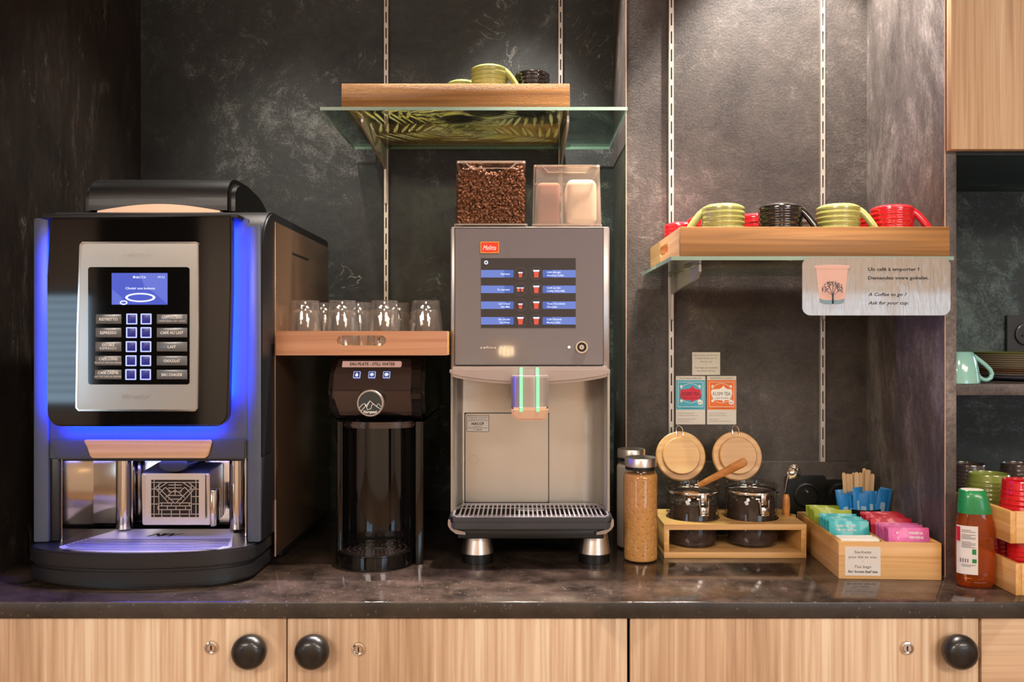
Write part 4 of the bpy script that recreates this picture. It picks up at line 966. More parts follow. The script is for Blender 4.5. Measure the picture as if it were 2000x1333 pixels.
mug('green', mt(1412, 1.435), 1.435, t2z, PI, True, 'lime green upturned mug on the right tray with its handle pointing left', G, .96)
mug('black', mt(1524, 1.435), 1.435, t2z, -.5, True, 'black ribbed mug upside down on the right tray between the two lime green ones', G, .97)
mug('green', mt(1637, 1.435), 1.435, t2z, -.5, True, 'lime green upturned mug on the right tray between the black and the red one', G, .96)
mug('red', mt(1742, 1.435), 1.435, t2z, -.5, True, 'red ribbed mug upside down at the right end of the right tray', G, .94)
mug('red', .3075, 1.642, t2z, 0, True, 'red upturned mug at the far left of the right tray, above its hand hole', G, .94)
mug('red', .3385, 1.572, t2z, -1.4, True, 'red ribbed mug upside down on the right tray, behind the left lime green mug', G, .96)
mug('red', mt(1478, 1.545), 1.545, t2z, 1.3, True, 'red upturned mug behind the gap between the left green and the black mug', G, .96)
mug('brown', mt(1588, 1.60), 1.60, t2z, 1.4, True, 'dark brown mug upside down on the right tray behind the black mug handle', G, .94)
mug('red', mt(1700, 1.53), 1.53, t2z, 1.4, True, 'red ribbed mug upside down on the right tray behind the second green mug handle', G, .92)
t1z = g1z1+.0080
G = 'upturned mugs on the upper tray'
mug('green', mt(956, 1.665), 1.668, t1z, -.42, True, 'lime green ribbed mug upside down on the upper textured tray', G, .97)
mug('black', mt(1040, 1.68), 1.68, t1z, 1.2, True, 'black mug upside down on the upper textured tray', G, .90)
mug('green', mt(903, 1.722), 1.722, t1z, 2.4, True, 'pale mug barely showing over the rim of the upper tray, left of the green one', G, .83)
# ------------------------------------------------------------------ niche: crates, cups, bottle, plates
def crate(label, x0, y0, z0, w_, dd, h, g):
    t = thing('bamboo_crate', label, 'crate', (x0+w_/2, y0+dd/2, z0), g); T = .009
    for nm, a in (('side_board', (x0, x0+T, y0, y0+dd)), ('side_board', (x0+w_-T, x0+w_, y0, y0+dd)), ('end_board', (x0+T, x0+w_-T, y0, y0+T)), ('end_board', (x0+T, x0+w_-T, y0+dd-T, y0+dd))):
        b = bm_(); box(b, *a, z0, z0+h, .0008); mk(nm, b, M['bamboo_y' if nm[0] == 's' else 'bamboo'], t)
    b = bm_(); box(b, x0+T, x0+w_-T, y0+T, y0+dd-T, z0+.001, z0+.006); mk('base', b, M['bamboo'], t)
cx0 = X(1984, 1.295)
G = 'stacked bamboo crates in the right niche'
lz = CH+.0002; lh = Z(1103, 1.295)-lz; crate('lower bamboo crate at the right edge, standing on the worktop', cx0, 1.295, lz, .26, .40, lh, G)
uz = Z(1063, 1.30); uh = Z(1001, 1.30)-uz; ux0 = X(1973, 1.30)
crate('upper bamboo crate at the right edge, holding the bright red mug', ux0, 1.30, uz, .27, .395, uh, G)
for k, (x, y) in enumerate(((cx0+.044, 1.341), (cx0+.122, 1.341), (cx0+.044, 1.455), (cx0+.122, 1.455))):
    mug('red', x, y, lz+.0062, PI/2, False, ['red mug standing at the front left of the lower crate, under the upper crate', 'red mug standing at the front right of the lower crate', 'red mug standing behind another in the lower crate, near its left side', 'red mug standing behind another in the lower crate, further right'][k], 'red mugs in the lower crate', (uz-lz-.0066)/MH)
uzm = uz+.0062
mug('red', X(1985, 1.355)+.012, 1.357, uzm, .4, False, 'bright red ribbed mug standing upright in the upper crate at the right edge', 'upright mugs in the upper crate', .93)
# mugs behind on the worktop, upright, stacked height shown by their rims
def cupboard_mug(col, u, v, d, s, label):
    o = mug(col, X(u, d), d, uzm, 1.5, False, label, 'upright mugs at the back of the upper crate', s)
    o.scale = (s, s, (Z(v, d)-uzm)/MH); return o
gm = cupboard_mug('olive', 1931, 925, 1.455, 1.0, 'olive green ribbed mug standing upright in the crate behind the syrup bottle cap')
cupboard_mug('brown', 1889, 906, 1.60, .98, 'dark brown mug standing upright at the back of the crate beside the partition')
cupboard_mug('brown', 1992, 906, 1.60, .98, 'dark brown upright mug at the back of the niche behind the bright red mug')
# syrup bottle
sb = thing('syrup_bottle', 'amber syrup bottle with a green cap beside the bamboo crates', 'bottle', (X(1904, 1.345), 1.345, CH+.0002), rotz=-.22)
def oval(a, c, n=40): return [(a*math.copysign(abs(math.cos(2*PI*k/n))**.8, math.cos(2*PI*k/n)), c*math.copysign(abs(math.sin(2*PI*k/n))**.8, math.sin(2*PI*k/n))) for k in range(n)]
def loft(bm, secs, capa=True, capb=True, mi=0):
    t = bmesh.new(); R = []
    for (a, c, z, dx) in secs: R.append([t.verts.new((x+dx, y_, z)) for x, y_ in oval(a, c)])
    for p, q_ in zip(R, R[1:]):
        n = len(p)
        for k in range(n): t.faces.new((p[k], p[(k+1) % n], q_[(k+1) % n], q_[k]))
    if capa: t.faces.new(R[0][::-1])
    if capb: t.faces.new(R[-1])
    bmesh.ops.recalc_face_normals(t, faces=t.faces); cat(bm, t, mi)
b = bm_(); loft(b, [(.020,.011,0,0),(.0255,.0155,.003,0),(.0275,.0175,.012,0),(.0285,.0185,.04,.000),(.0285,.0185,.075,0),(.0265,.0180,.10,0),(.0235,.0172,.113,-.0005),(.0225,.0168,.118,-.001)])
mk('bottle_body', b, M['amber'], sb, local=True, angle=60, label='translucent amber bottle body')
b = bm_(); loft(b, [(.0238,.0178,.114,-.001),(.0238,.0178,.119,-.001),(.0215,.0165,.135,-.002),(.0185,.0145,.1485,-.004),(.0172,.0135,.1495,-.004)]); mk('cap', b, M['greencap'], sb, local=True, angle=40)
b = bm_(); loft(b, [(.0160,.0122,.1493,-.004),(.0155,.0118,.1500,-.004)]); mk('cap_top', b, M['paper'], sb, local=True)
def curved(bm, x0, x1, z0, z1, off, n=14, a=.0285, c=.0185):
    """thin patch following the bottle's left front"""
    t = bmesh.new(); rows_ = []
    def pt(x, e):
        u = max(-1, min(1, x/a)); yv = c*(1-abs(u)**2.5)**(1/2.5); return (x*(1+e/a), -(yv+e))
    A = []
    for k in range(n+1):
        x = x0+(x1-x0)*k/n; px, py = pt(x, off); A.append((t.verts.new((px, py, z0)), t.verts.new((px, py, z1))))
    for p, q_ in zip(A, A[1:]): t.faces.new((p[0], q_[0], q_[1], p[1]))
    cat(bm, t)
b = bm_(); curved(b, -.0275, -.0005, .022, .096, .0005); lab = mk('label', b, M['paper'], sb, local=True)
b = bm_(); 
for k, zz in enumerate((.089, .0865, .082, .080, .078, .076, .071, .069, .067, .065, .063, .036, .034)):
    curved(b, -.022, -.004-(.006 if k % 3 == 0 else 0), zz, zz+.0009, .0008)
for k in range(4): curved(b, -.024+.003*k, -.0225+.003*k, .040, .046, .0008, 2)
mk('print', b, M['grey_ink'], lab, local=True)
b = bm_(); curved(b, -.0085, -.0025, .040, .046, .0009, 3); curved(b, -.0085, -.003, .053, .061, .0009, 3); mk('green_mark', b, M['greencap'], lab, local=True)
b = bm_(); curved(b, -.0272, -.0235, .072, .094, .0009, 3); mk('red_mark', b, M['sach_red'], lab, local=True)
# plates and teal mug on the niche shelf
sz = Z(751, DP)+.0003
def plate(r, z, th, mat, label, cx, cy):
    b = bm_(); lathe(b, [(0,0),(r*.62,0),(r*.66,.001),(r*.97,th*.72),(r,th*.95),(r*.985,th),(r*.64,.0032),(0,.0028)], (cx, cy, z), 56)
    return solo('plate', b, mat, label, 'plate', (cx, cy, z), 'plates stacked in the right niche')
pr = .115; pcx, pcy = X(1888, 1.55)+pr, 1.55
zz = sz; names = ['bluish-grey plate at the very bottom of the niche stack'] + ['cream plate in the niche stack, %s from the bottom' % o for o in ('second', 'third', 'fourth', 'fifth', 'sixth', 'seventh', 'eighth', 'ninth', 'tenth', 'eleventh')] + ['lime green plate on top of the niche stack']
for k, nm in enumerate(names):
    last_ = k == len(names)-1
    if k == 0: plate(pr, zz, .0085, M['plate_b'], nm, pcx, pcy); zz += .0052
    else:
        if k in (2, 3): nm = nm.replace('cream', 'brownish')
        plate(pr+(.003 if last_ else random.uniform(-.001, .002)), zz, .0078, M['plate_g'] if last_ else (M['plate_br'] if k in (2, 3) else M['plate']), nm, pcx+random.uniform(-.001, .001), pcy); zz += .0037
tm = thing('mug', 'pale teal mug upside down on the niche shelf beside the partition', 'mug', (X(1868, 1.435)+.001, 1.435, sz))
b = bm_(); lathe(b, [(0,.0515),(.022,.0515),(.0245,.050),(.0285,.040),(.0325,.022),(.0345,.004),(.0345,0),(.0315,0),(.0305,.01),(.022,.046),(0,.047)], seg=44); mk('body', b, M['mug_teal'], tm, local=True, angle=60)
b = bm_(); p = [(.023,0,.047),(.029,0,.043),(.037,0,.037),(.046,0,.030),(.0545,0,.0215),(.0575,0,.015),(.0555,0,.008),(.049,0,.0045),(.042,0,.0055),(.037,0,.009),(.034,0,.014)]
pp = []
for i in range(len(p)-1):
    for k in range(3): pp.append(tuple(Vector(p[i]).lerp(Vector(p[i+1]), k/3)))
pp.append(p[-1]); tube(b, pp, .0036, 12, flat=1.0); mk('handle', b, M['mug_teal'], tm, local=True, angle=60)
# sockets
def socket(u, v, d, r, sq, label):
    t = thing('wall_socket', label, 'socket', (X(u, d), d, Z(v, d)), None); x, z = X(u, d), Z(v, d)
    b = bm_(); prism(b, rr(x-sq, x+sq, z-sq, z+sq, .004), 'y', d-.008, d-.0002, .001); mk('plate', b, M['sock'], t)
    b = bm_(); lathe(b, [(r,.008),(r,.012),(r*.9,.0125),(r*.86,.009),(0,.009)], (x, d, z), 36, M=RX90); c = mk('outlet_ring', b, M['sock'], t)
    b = bm_()
    for s in (-1, 1): ycyl(b, x+s*.0085, z-.003, .0024, d-.0095, d-.0088, 14)
    mk('hole', b, M['dark_edge'], c)
    b = bm_(); ycyl(b, x, z+.008, .0022, d-.015, d-.009, 12); mk('earth_pin', b, M['brushed'], c)
SD = DR-.0125
socket(1572, 967, SD, .0235, .038, 'round black wall socket behind the measuring spoon')
socket(1640, 967, SD, .0235, .030, 'round black wall socket half hidden by the blue sugar sticks')
socket(2000, 654, DN, .023, .0385, 'black wall socket in the upper right niche above the plates')
# ------------------------------------------------------------------ tumblers
def make_tumbler():
    b = bm_(); H = .0865; prof = [(0,0)]
    # upside down: rim at z=0, thick base at the top
    out = [(.0305,0),(.0312,.001),(.0300,.02),(.0283,.045),(.0262,.066),(.0248,.0715),(.0245,.073),(.0243,.084),(.0232,H),(0,H)]
    inn = [(0,.0715),(.019,.0712),(.0225,.0690),(.0243,.060),(.0266,.040),(.0283,.02),(.0297,.001)]
    prof = inn+[(.0300,0)]+out
    lathe(b, prof, seg=40)
    for v in b.verts:     # faceted lower body
        if .003 < v.co.z < .07:
            a = math.atan2(v.co.y, v.co.x); rr0 = math.hypot(v.co.x, v.co.y)
            f_ = 1-.012*abs(math.sin(a*5)); v.co.x *= f_; v.co.y *= f_
    return props(mk('tumbler', b, M['tumblerthin'], None, None, True, angle=50), '', 'tumbler')
tum = make_tumbler(); G = 'upturned tumblers on the tray over the water dispenser'
TL = [(597, 1.51, 'clear tumbler upside down on the reddish tray, nearest the black machine'), (633, 1.60, 'clear tumbler upside down behind and between the two left front ones'),
      (669, 1.51, 'clear tumbler upside down on the reddish tray, second in the front row'), (700, 1.58, 'clear tumbler upside down just behind the second one of the front row'),
      (751, 1.51, 'clear tumbler upside down below the slotted rail, third in the front row'), (775, 1.60, 'clear tumbler upside down half hidden behind the one below the slotted rail'),
      (832, 1.51, 'clear tumbler standing alone at the right end of the reddish tray')]
for k, (u, d, l) in enumerate(TL):
    o = tum if k == 0 else copy_tree(tum); o.location = (X(u, d), d, T3F+.0003); o.rotation_euler = (0, 0, k*.4); props(o, l, 'tumbler', G)
# ------------------------------------------------------------------ paper signs
sg = 1.355
t = thing('laminated_sign', 'laminated white card about coffee to go, hanging below the mug tray', 'sign', (X(1712, sg), sg, Z(617, sg)))
b = bm_(); prism(b, rr(X(1567, sg), X(1856.5, sg), Z(617, sg), Z(503.5, sg), .013, 8), 'y', sg, sg+.0012); cd = mk('card', b, M['sign'], t)
y = sg-.0002; b = bm_()
tline(b, 'Un café à emporter ?', y, Z(529.5, y), .0048, x0=X(1695.5, y), x1=X(1796, y), bold=.028)
tline(b, 'Demandez votre gobelet.', y, Z(546.5, y), .0048, x0=X(1695.5, y), x1=X(1814, y), bold=.028)
tline(b, 'A Coffee to go ?', y, Z(579, y), .0050, x0=X(1695.5, y), x1=X(1771, y), bold=.02, italic=.28)
tline(b, 'Ask for your cup.', y, Z(595.5, y), .0050, x0=X(1695.5, y), x1=X(1775, y), bold=.02, italic=.28)
mk('lettering', b, M['black_ink'], cd)
b = bm_(); prism(b, q([(1594, 524), (1600, 585), (1602, 593), (1612, 595.5), (1638, 595.5), (1648, 593), (1650, 585), (1656, 524)], y)[::-1], 'y', y, sg)
prism(b, q([(1590, 522), (1592, 519.5), (1612, 518), (1640, 518), (1659, 519.5), (1660.5, 522), (1657, 525), (1593, 525)], y)[::-1], 'y', y-.0001, sg)
cp_ = mk('cup_picture', b, M['pinkcup'], cd)
b = bm_(); yy = y-.0003
def leaf(u, v, a, s): 
    c = (X(u, yy), Z(v, yy)); pts = [(c[0]+s*(math.cos(a)*p-math.sin(a)*q_), c[1]+s*(math.sin(a)*p+math.cos(a)*q_)) for p, q_ in ((-1,0),(0,.38),(1,0),(0,-.38))]
    prism(b, pts, 'y', yy, y)
rnd = random.Random(3)
for k in range(120):
    a = rnd.uniform(-.25, PI+.25); r = rnd.uniform(.25, 1)**.6
    leaf(1626.5+21*r*math.cos(a), 568-19*r*math.sin(a), rnd.uniform(0, 3), .0014)
def br(*p): tube(b, [(X(u, yy), yy, Z(v, yy)) for u, v in p], .00045, 5)
for e in ((1612, 566), (1619, 558), (1627, 555), (1634, 558), (1642, 566)): br((1627, 594), (1626.5, 578), e)
box(b, X(1625, yy), X(1628.5, yy), yy, y, Z(594, yy), Z(575, yy)); mk('tree', b, M['tree_ink'], cp_)
b = bm_(); prism(b, q([(1600.5, 584), (1601.5, 592), (1612, 595), (1638, 595), (1648.5, 592), (1649.5, 584), (1638, 587), (1612, 587)], yy)[::-1], 'y', yy, y); mk('base_band', b, M['teal_ink'], cp_)
# small cards on the wall
wy = DR-.0010
def card(u0, u1, v0, v1, label, fn):
    x0, x1, z0, z1 = X(u0, wy), X(u1, wy), Z(v1, wy), Z(v0, wy)
    t = thing('wall_card', label, 'card', ((x0+x1)/2, wy, z0), 'cards taped to the right back wall')
    b = bm_(); box(b, x0, x1, wy, wy+.0009, z0, z1); c = mk('card', b, M['paper'], t); fn(c, u0, u1, v0, v1)
def c0(c, u0, u1, v0, v1):
    b = bm_(); yy = wy-.0002; m = X((u0+u1)/2, yy)
    for s, v, w_ in (('Des sachets de thé sont', 696, .048), ('à disposition pour le', 702, .042), ('thé en vrac', 708.5, .024), ('-', 713, .002), ('Tea bags are available', 720.5, .045), ('for loose-leaf tea', 726.5, .036)):
        tline(b, s, yy, Z(v, yy), .0030, cx=m, w=w_, bold=.0)
    mk('lettering', b, M['grey_ink'], c)
card(1352, 1406.5, 689, 733.5, 'small white note about tea bags, posted above the two tea cards', c0)
def teacard(ground, plaque, ink, head, title, sub, body):
    def f(c, u0, u1, v0, v1):
        yy = wy-.0002; m = X((u0+u1)/2, yy)
        b = bm_(); box(b, X(u0+.8, yy), X(u1-.8, yy), yy, wy, Z(801, yy), Z(743.5, yy)); gr = mk('picture_ground', b, M[ground], c)
        b = bm_(); y3 = yy-.0002
        prism(b, q([(u0+9, 762), (u0+25, 760.5), (u0+29, 758), (u0+32, 754), (u0+35, 758), (u0+39, 760.5), (u1-9, 762), (u1-8, 772), (u1-9, 778), (u1-14, 782), (u0+35, 783), (u0+32, 787), (u0+29, 783), (u0+14, 782), (u0+9, 778), (u0+8, 772)], y3)[::-1], 'y', y3, yy); pq = mk('plaque', b, M[plaque], gr)
        b = bm_(); y4 = y3-.0002; tline(b, title, y4, Z(773.5, y4), .0068, cx=m, w=.034, bold=.0); tline(b, sub, y4, Z(779.5, y4), .0026, cx=m, w=.026); mk('lettering', b, M[ink], pq)
        b = bm_(); frame(b, rr(X(u0+4, y3), X(u1-4, y3), Z(796, y3), Z(747, y3), .001, 2), rr(X(u0+4.7, y3), X(u1-4.7, y3), Z(795.3, y3), Z(747.7, y3), .001, 2), 'y', y3, yy)
        frame(b, arc(m, Z(769, y3), .021, 0, 350, 35, .0195), arc(m, Z(769, y3), .0203, 0, 350, 35, .0188), 'y', y3, yy)
        for du in (11, 46):
            for v in (756, 784): prism(b, arc(X(u0+du, y3), Z(v, y3), .003, 0, 300, 5), 'y', y3, yy)
        ycyl(b, X(u1-10, y3), Z(787, y3), .0048, y3-.0001, yy, 20); mk('ornament', b, M['white_ink'], gr)
        b = bm_(); tline(b, 'BIO', y3-.0003, Z(789, y3), .003, cx=X(u1-10, y3), w=.006); tline(b, 'Thé noir bio aux arômes naturels', y3, Z(799, y3), .0016, cx=m, w=.034); mk('small_print', b, M['black_ink'], gr)
        b = bm_(); tline(b, head, yy, Z(741, yy), .0028, cx=m, w=.044, bold=.01)
        for k, s in enumerate(body): tline(b, s, yy, Z(809+k*4.2+(3 if k > 1 else 0), yy), .0018, x0=X(u0+3, yy), w=.00105*len(s))
        mk('lettering', b, M['grey_ink'], c)
    return f
card(1320, 1377.5, 735.5, 830, 'white tea card with a turquoise picture and crimson plaque', teacard('teal_card', 'crimson', 'black_ink', "Thé noir bergamote EARL GREY", 'KUSMI TEA', 'Earl Grey', ['Earl Grey thé noir bergamote bio', 'aromatisé citron vert et bergamote bio', 'Organic flavoured black tea bergamot', 'citrus Earl Grey blend']))
card(1381, 1438, 735.5, 830, 'white tea card with an orange picture and white plaque', teacard('orange_card', 'white_ink', 'black_ink', "BREAKFAST in country !", 'KUSMI TEA', 'English Breakfast', ['Un thé noir corsé de dégustation', 'mélange de thés noirs biologiques', 'Origine : Sri Lanka', 'English Breakfast organic strong black tea']))
# ================================================================== sugar and milk bottles
def glass_bottle(u, d, r, H, fill, fillmat, label, lidlabel, dimples):
    x = X(u, d); t = thing('glass_bottle', label, 'glass bottle', (x, d, CH+.0002)); c = (0,0,0)
    b = bm_(); lathe(b, [(0,.0),(r-.003,0),(r,.003),(r,H-.012),(r-.002,H-.004),(r*.84,H),(r*.84,H+.006)], c, 44); mk('glass_body', b, M['clear'], t, local=True)
    b = bm_(); lathe(b, [(0,.0025),(r-.003,.003),(r-.0015,.005)]+[(r-.0015, .005+(fill-.009)*k/110) for k in range(1, 111)]+[(r-.004,fill),(0,fill+.001)], c, 150)
    if dimples:
        for v in b.verts:
            a = math.atan2(v.co.y, v.co.x); zz = v.co.z
            rr0 = math.hypot(v.co.x, v.co.y)
            if rr0 > r-.002:
                k = round(zz/.0125); kk = round(a/(PI/5)-.5*(k % 2))
                da = (a-(kk+.5*(k % 2))*PI/5)*r; dz = zz-k*.0125
                f_ = 1-.11*math.exp(-(da*da+dz*dz)/(2*.0012**2)); v.co.x *= f_; v.co.y *= f_
    mk('contents', b, fillmat, t, local=True, kind='stuff')
    b = bm_(); lathe(b, [(r*.88,H+.003),(r*.90,H+.0035),(r*.90,H+.0095),(r*.86,H+.010)], c, 44); mk('gasket', b, M['blackpl'], t, local=True)
    b = bm_(); lathe(b, [(0,H+.024),(r*.89,H+.024),(r*.925,H+.022),(r*.925,H+.009),(r*.88,H+.0085),(0,H+.0085)], c, 44); mk('lid', b, M['brushed'], t, local=True, label=lidlabel)
H1 = Z(921, 1.505)-CH
glass_bottle(1251, 1.505, .0295, H1, H1-.004, M['sugar'], 'tall glass bottle of brown sugar with a steel lid', 'steel screw lid', True)
H2 = Z(903, 1.60)-CH
glass_bottle(1233, 1.60, .0275, H2, H2-.004, M['milk'], 'tall glass bottle of white powder behind the brown sugar bottle', 'steel screw lid', False)
# ------------------------------------------------------------------ bamboo jar stand
js = thing('jar_stand', 'low bamboo stand with two round holes holding the tea jars', 'stand', (.39, 1.585, CH))
jx0, jx1, jy0, jy1 = X(1297, 1.518), X(1575, 1.518), 1.518, 1.655; jz0, jz1 = CH+.0002, Z(1025, 1.518)
jr = .0465; J1, J2, JY = X(1353, 1.585), X(1467, 1.585), 1.585
def holed(x0, x1, y0, y1, z0, z1, holes):
    """board with round holes: strips between the holes"""
    b = bm_(); xs = [x0]+[(holes[k][0]+holes[k+1][0])/2 for k in range(len(holes)-1)]+[x1]
    for (hx, hy, hr), a, c in zip(holes, xs, xs[1:]):
        n = 48; inn = [(hx+hr*math.cos(2*PI*k/n), hy+hr*math.sin(2*PI*k/n)) for k in range(n)]; out = []
        for k in range(n):
            dx, dy = math.cos(2*PI*k/n), math.sin(2*PI*k/n)
            s = min([((c-hx)/dx if dx > 1e-9 else (a-hx)/dx if dx < -1e-9 else 9), ((y1-hy)/dy if dy > 1e-9 else (y0-hy)/dy if dy < -1e-9 else 9)])
            out.append((hx+dx*s, hy+dy*s))
        # snap the nearest samples to the corners
        for cx_, cy_ in ((a, y0), (a, y1), (c, y0), (c, y1)):
            k = min(range(n), key=lambda i: (out[i][0]-cx_)**2+(out[i][1]-cy_)**2); out[k] = (cx_, cy_)
        frame(b, out, inn, 'z', z0, z1)
    return b
b = holed(jx0, jx1, jy0, jy1, jz1-.010, jz1, [(J1, JY, jr+.0018), (J2, JY, jr+.0018), (X(1545, 1.60), 1.60, .0085)])
mk('top_board', b, M['bamboo'], js)
b = bm_(); box(b, jx0, jx1, jy0, jy1, jz0, jz0+.0105, .0006); mk('bottom_board', b, M['bamboo'], js)
for a, c in ((jx0, jx0+.009), (jx1-.009, jx1)): b = bm_(); box(b, a, c, jy0, jy1, jz0+.0105, jz1-.010, .0004); mk('side_board', b, M['bamboo_y'], js)
# ------------------------------------------------------------------ tea jars
def jar(x, y, z, label):
    t = thing('tea_jar', label, 'jar', (x, y, z), 'glass tea jars in the bamboo stand'); H = .122; KZ = .91
    def sq(bm): bmesh.ops.scale(bm, vec=(1, 1, KZ), verts=bm.verts); return bm
    b = bm_(); lathe(b, [(0,.001),(jr-.006,0),(jr-.001,.003),(jr,.008),(jr,.098),(jr-.0035,.104),(jr-.003,.108),(jr,.112),(jr+.0005,H-.002),(jr-.002,H),(jr-.0045,H-.002),(jr-.0045,.108),(jr-.007,.104),(jr-.0045,.098)], seg=56); mk('glass_body', sq(b), M['clear'], t, local=True)
    b = bm_(); lathe(b, [(jr-.0025,.1035),(jr+.0012,.1035),(jr+.0018,.1055),(jr+.0012,.1085),(jr-.0025,.1085)], seg=56); mk('wire_band', sq(b), M['chrome'], t, local=True)
    # clasp towards the viewer
    a = -PI/2+.20; R = Matrix.Rotation(a+PI/2, 4, 'Z')
    b = bm_(); yf = -jr-.003
    box(b, -.0055, .0055, yf-.001, yf+.002, .086, .1085, .0008)
    H = .111-.0055
    tube(b, [(-.0095, yf-.001, .096), (-.0085, yf-.002, .0915), (-.0072, yf-.004, .070), (0, yf-.005, .067), (.0072, yf-.004, .070), (.0085, yf-.002, .0915), (.0095, yf-.001, .096)], .0011, 8)
    box(b, -.0075, .0075, yf-.006, yf-.003, .0655, .0825, .0015)
    t_ = bmesh.new(); bmesh.ops.create_uvsphere(t_, u_segments=16, v_segments=10, radius=.0062)
    cat(b, t_, 0, Matrix.Translation((0, yf-.004, .077)) @ Matrix.Diagonal((1, .5, 1, 1)))
    bmesh.ops.transform(b, matrix=R, verts=b.verts); mk('clasp', sq(b), M['chrome'], t, local=True, label='chrome wire clasp')
    # lid thrown open behind
    zl_ = H+.030
    b = bm_(); L_ = Matrix.Translation((-.012, jr+.014, H+.0445)) @ Matrix.Rotation(math.radians(76), 4, 'X')
    lathe(b, [(0,0),(jr-.002,0),(jr,.002),(jr,.008),(jr-.002,.010),(jr-.011,.010)], seg=56, M=None)
    lathe(b, [(jr-.011,.010),(jr-.0115,.0155),(jr-.013,.017),(0,.017)], seg=56)
    bmesh.ops.transform(b, matrix=L_, verts=b.verts); ld = mk('lid', b, M['lidwood'], t, local=True, label='round bamboo lid standing open')
    b = bm_(); tube(b, [(-.0125+dx, jr+.012+dy, H+.085+dz) for dx, dy, dz in ((-.0065,0,0),(-.0068,.002,.012),(-.004,.004,.0185),(.002,.004,.0165),(.0055,.003,.012),(.0065,0,0))], .0011, 8)
    tube(b, [(-.010, jr+.003, .096), (-.010, jr+.014, .103), (-.018, jr+.018, .122)], .0011, 8); tube(b, [(.004, jr+.003, .096), (.004, jr+.014, .103), (.0, jr+.018, .122)], .0011, 8)
    mk('hinge_wire', b, M['chrome'], ld, local=True)
    return t
jz = jz0+.0108
jar(J1, JY, jz, 'glass clip-top tea jar on the left of the stand, with the wooden scoop in it')
jar(J2, JY, jz, 'glass clip-top tea jar on the right of the stand, nearer the measuring spoon')
def teafill(x, top, bot, label):
    b = bm_(); r = jr-.0055; rn = random.Random(int(x*1000))
    lathe(b, [(0,bot),(r-.002,bot),(r,bot+.002),(r,top-.004),(r*.8,top+.001),(r*.4,top+.004),(0,top+.005)], (0,0,0), 40)
    for k in range(520):
        a = rn.uniform(0, 2*PI); zz = rn.uniform(bot+.002, top-.002) if k < 360 else None
        if zz is not None: p = (r*math.cos(a), r*math.sin(a), zz)
        else:
            q_ = rn.uniform(0, 1)**.5; p = (r*q_*math.cos(a), r*q_*math.sin(a), top+.005*(1-q_))
        s = rn.uniform(.0010, .0021)
        box(b, -s*1.6, s*1.6, -s*.5, s*.5, -s*.5, s*.5, M=Matrix.Translation(p) @ Matrix.Rotation(rn.uniform(0, 6), 4, 'Z') @ Matrix.Rotation(rn.uniform(0, 6), 4, 'Y'))
    solo('loose_tea', b, M['tea'], label, 'loose tea', (x, JY, jz), kind='stuff', local=True)
teafill(J1, .079, .003, 'dark loose leaf tea filling the left jar')
teafill(J2, .090, .003, 'dark loose leaf tea filling the right jar')
# scoop
def along(p0, p1): 
    d = Vector(p1)-Vector(p0); return Matrix.Translation(p0) @ d.to_track_quat('X', 'Z').to_matrix().to_4x4(), d.length
p0 = (X(1372, 1.55), 1.555, Z(947, 1.55)); p1 = (X(1453, 1.53), 1.525, Z(902, 1.53))
t = thing('wooden_scoop', 'wooden scoop handle sticking out of the left tea jar', 'scoop', p0); A, L_ = along(p0, p1)
b = bm_(); tube(b, [(L_*k/12, 0, 0) for k in range(-1, 13)]+[(L_+.003, 0, 0)], [.0045,.0052,.0054,.0056,.0058,.006,.0063,.0066,.0069,.0072,.0075,.0077,.0078,.0074,.0045], 14, flat=.62, M=A @ Matrix.Rotation(PI/2, 4, 'X')); mk('handle', b, M['handlewood'], t)
b = bm_(); lathe(b, [(0,-.004),(.009,-.003),(.0125,.002),(.013,.006),(.012,.006),(.0115,.002),(.008,-.002),(0,-.003)], seg=24, c=(p0[0]-.016, p0[1]+.012, p0[2]-.024)); mk('bowl', b, M['handlewood'], t)
# measuring spoon
sx, sy_ = X(1530, 1.60), 1.60
t = thing('measuring_spoon', 'small steel measuring spoon with a wooden handle standing in the jar stand', 'spoon', (sx, sy_, jz1))
b = bm_(); lathe(b, [(0,-.025),(.0055,-.0248),(.0068,-.02),(.0068,.004),(.0075,.012),(.0065,.028),(.0045,.034),(0,.0345)], (X(1531, 1.60)+.004, sy_, jz1+.004), 20); mk('handle', b, M['handlewood'], t)
b = bm_(); tube(b, [(X(1533, 1.60), sy_, Z(963, 1.60)), (X(1537, 1.60), sy_-.001, Z(938, 1.60)), (X(1541, 1.60), sy_-.002, Z(922, 1.60))], .0013, 8); mk('stem', b, M['chrome'], t)
b = bm_(); t_ = bmesh.new(); bmesh.ops.create_uvsphere(t_, u_segments=28, v_segments=18, radius=.0145)
bmesh.ops.delete(t_, geom=[v for v in t_.verts if v.co.z > .002], context='VERTS')
bmesh.ops.solidify(t_, geom=t_.faces[:], thickness=.0012)
cat(b, t_, 0, Matrix.Translation((X(1547, 1.60), sy_-.002, Z(922, 1.60))) @ Matrix.Rotation(math.radians(-62), 4, 'Y') @ Matrix.Rotation(math.radians(20), 4, 'X')); mk('bowl', b, M['chrome'], t)
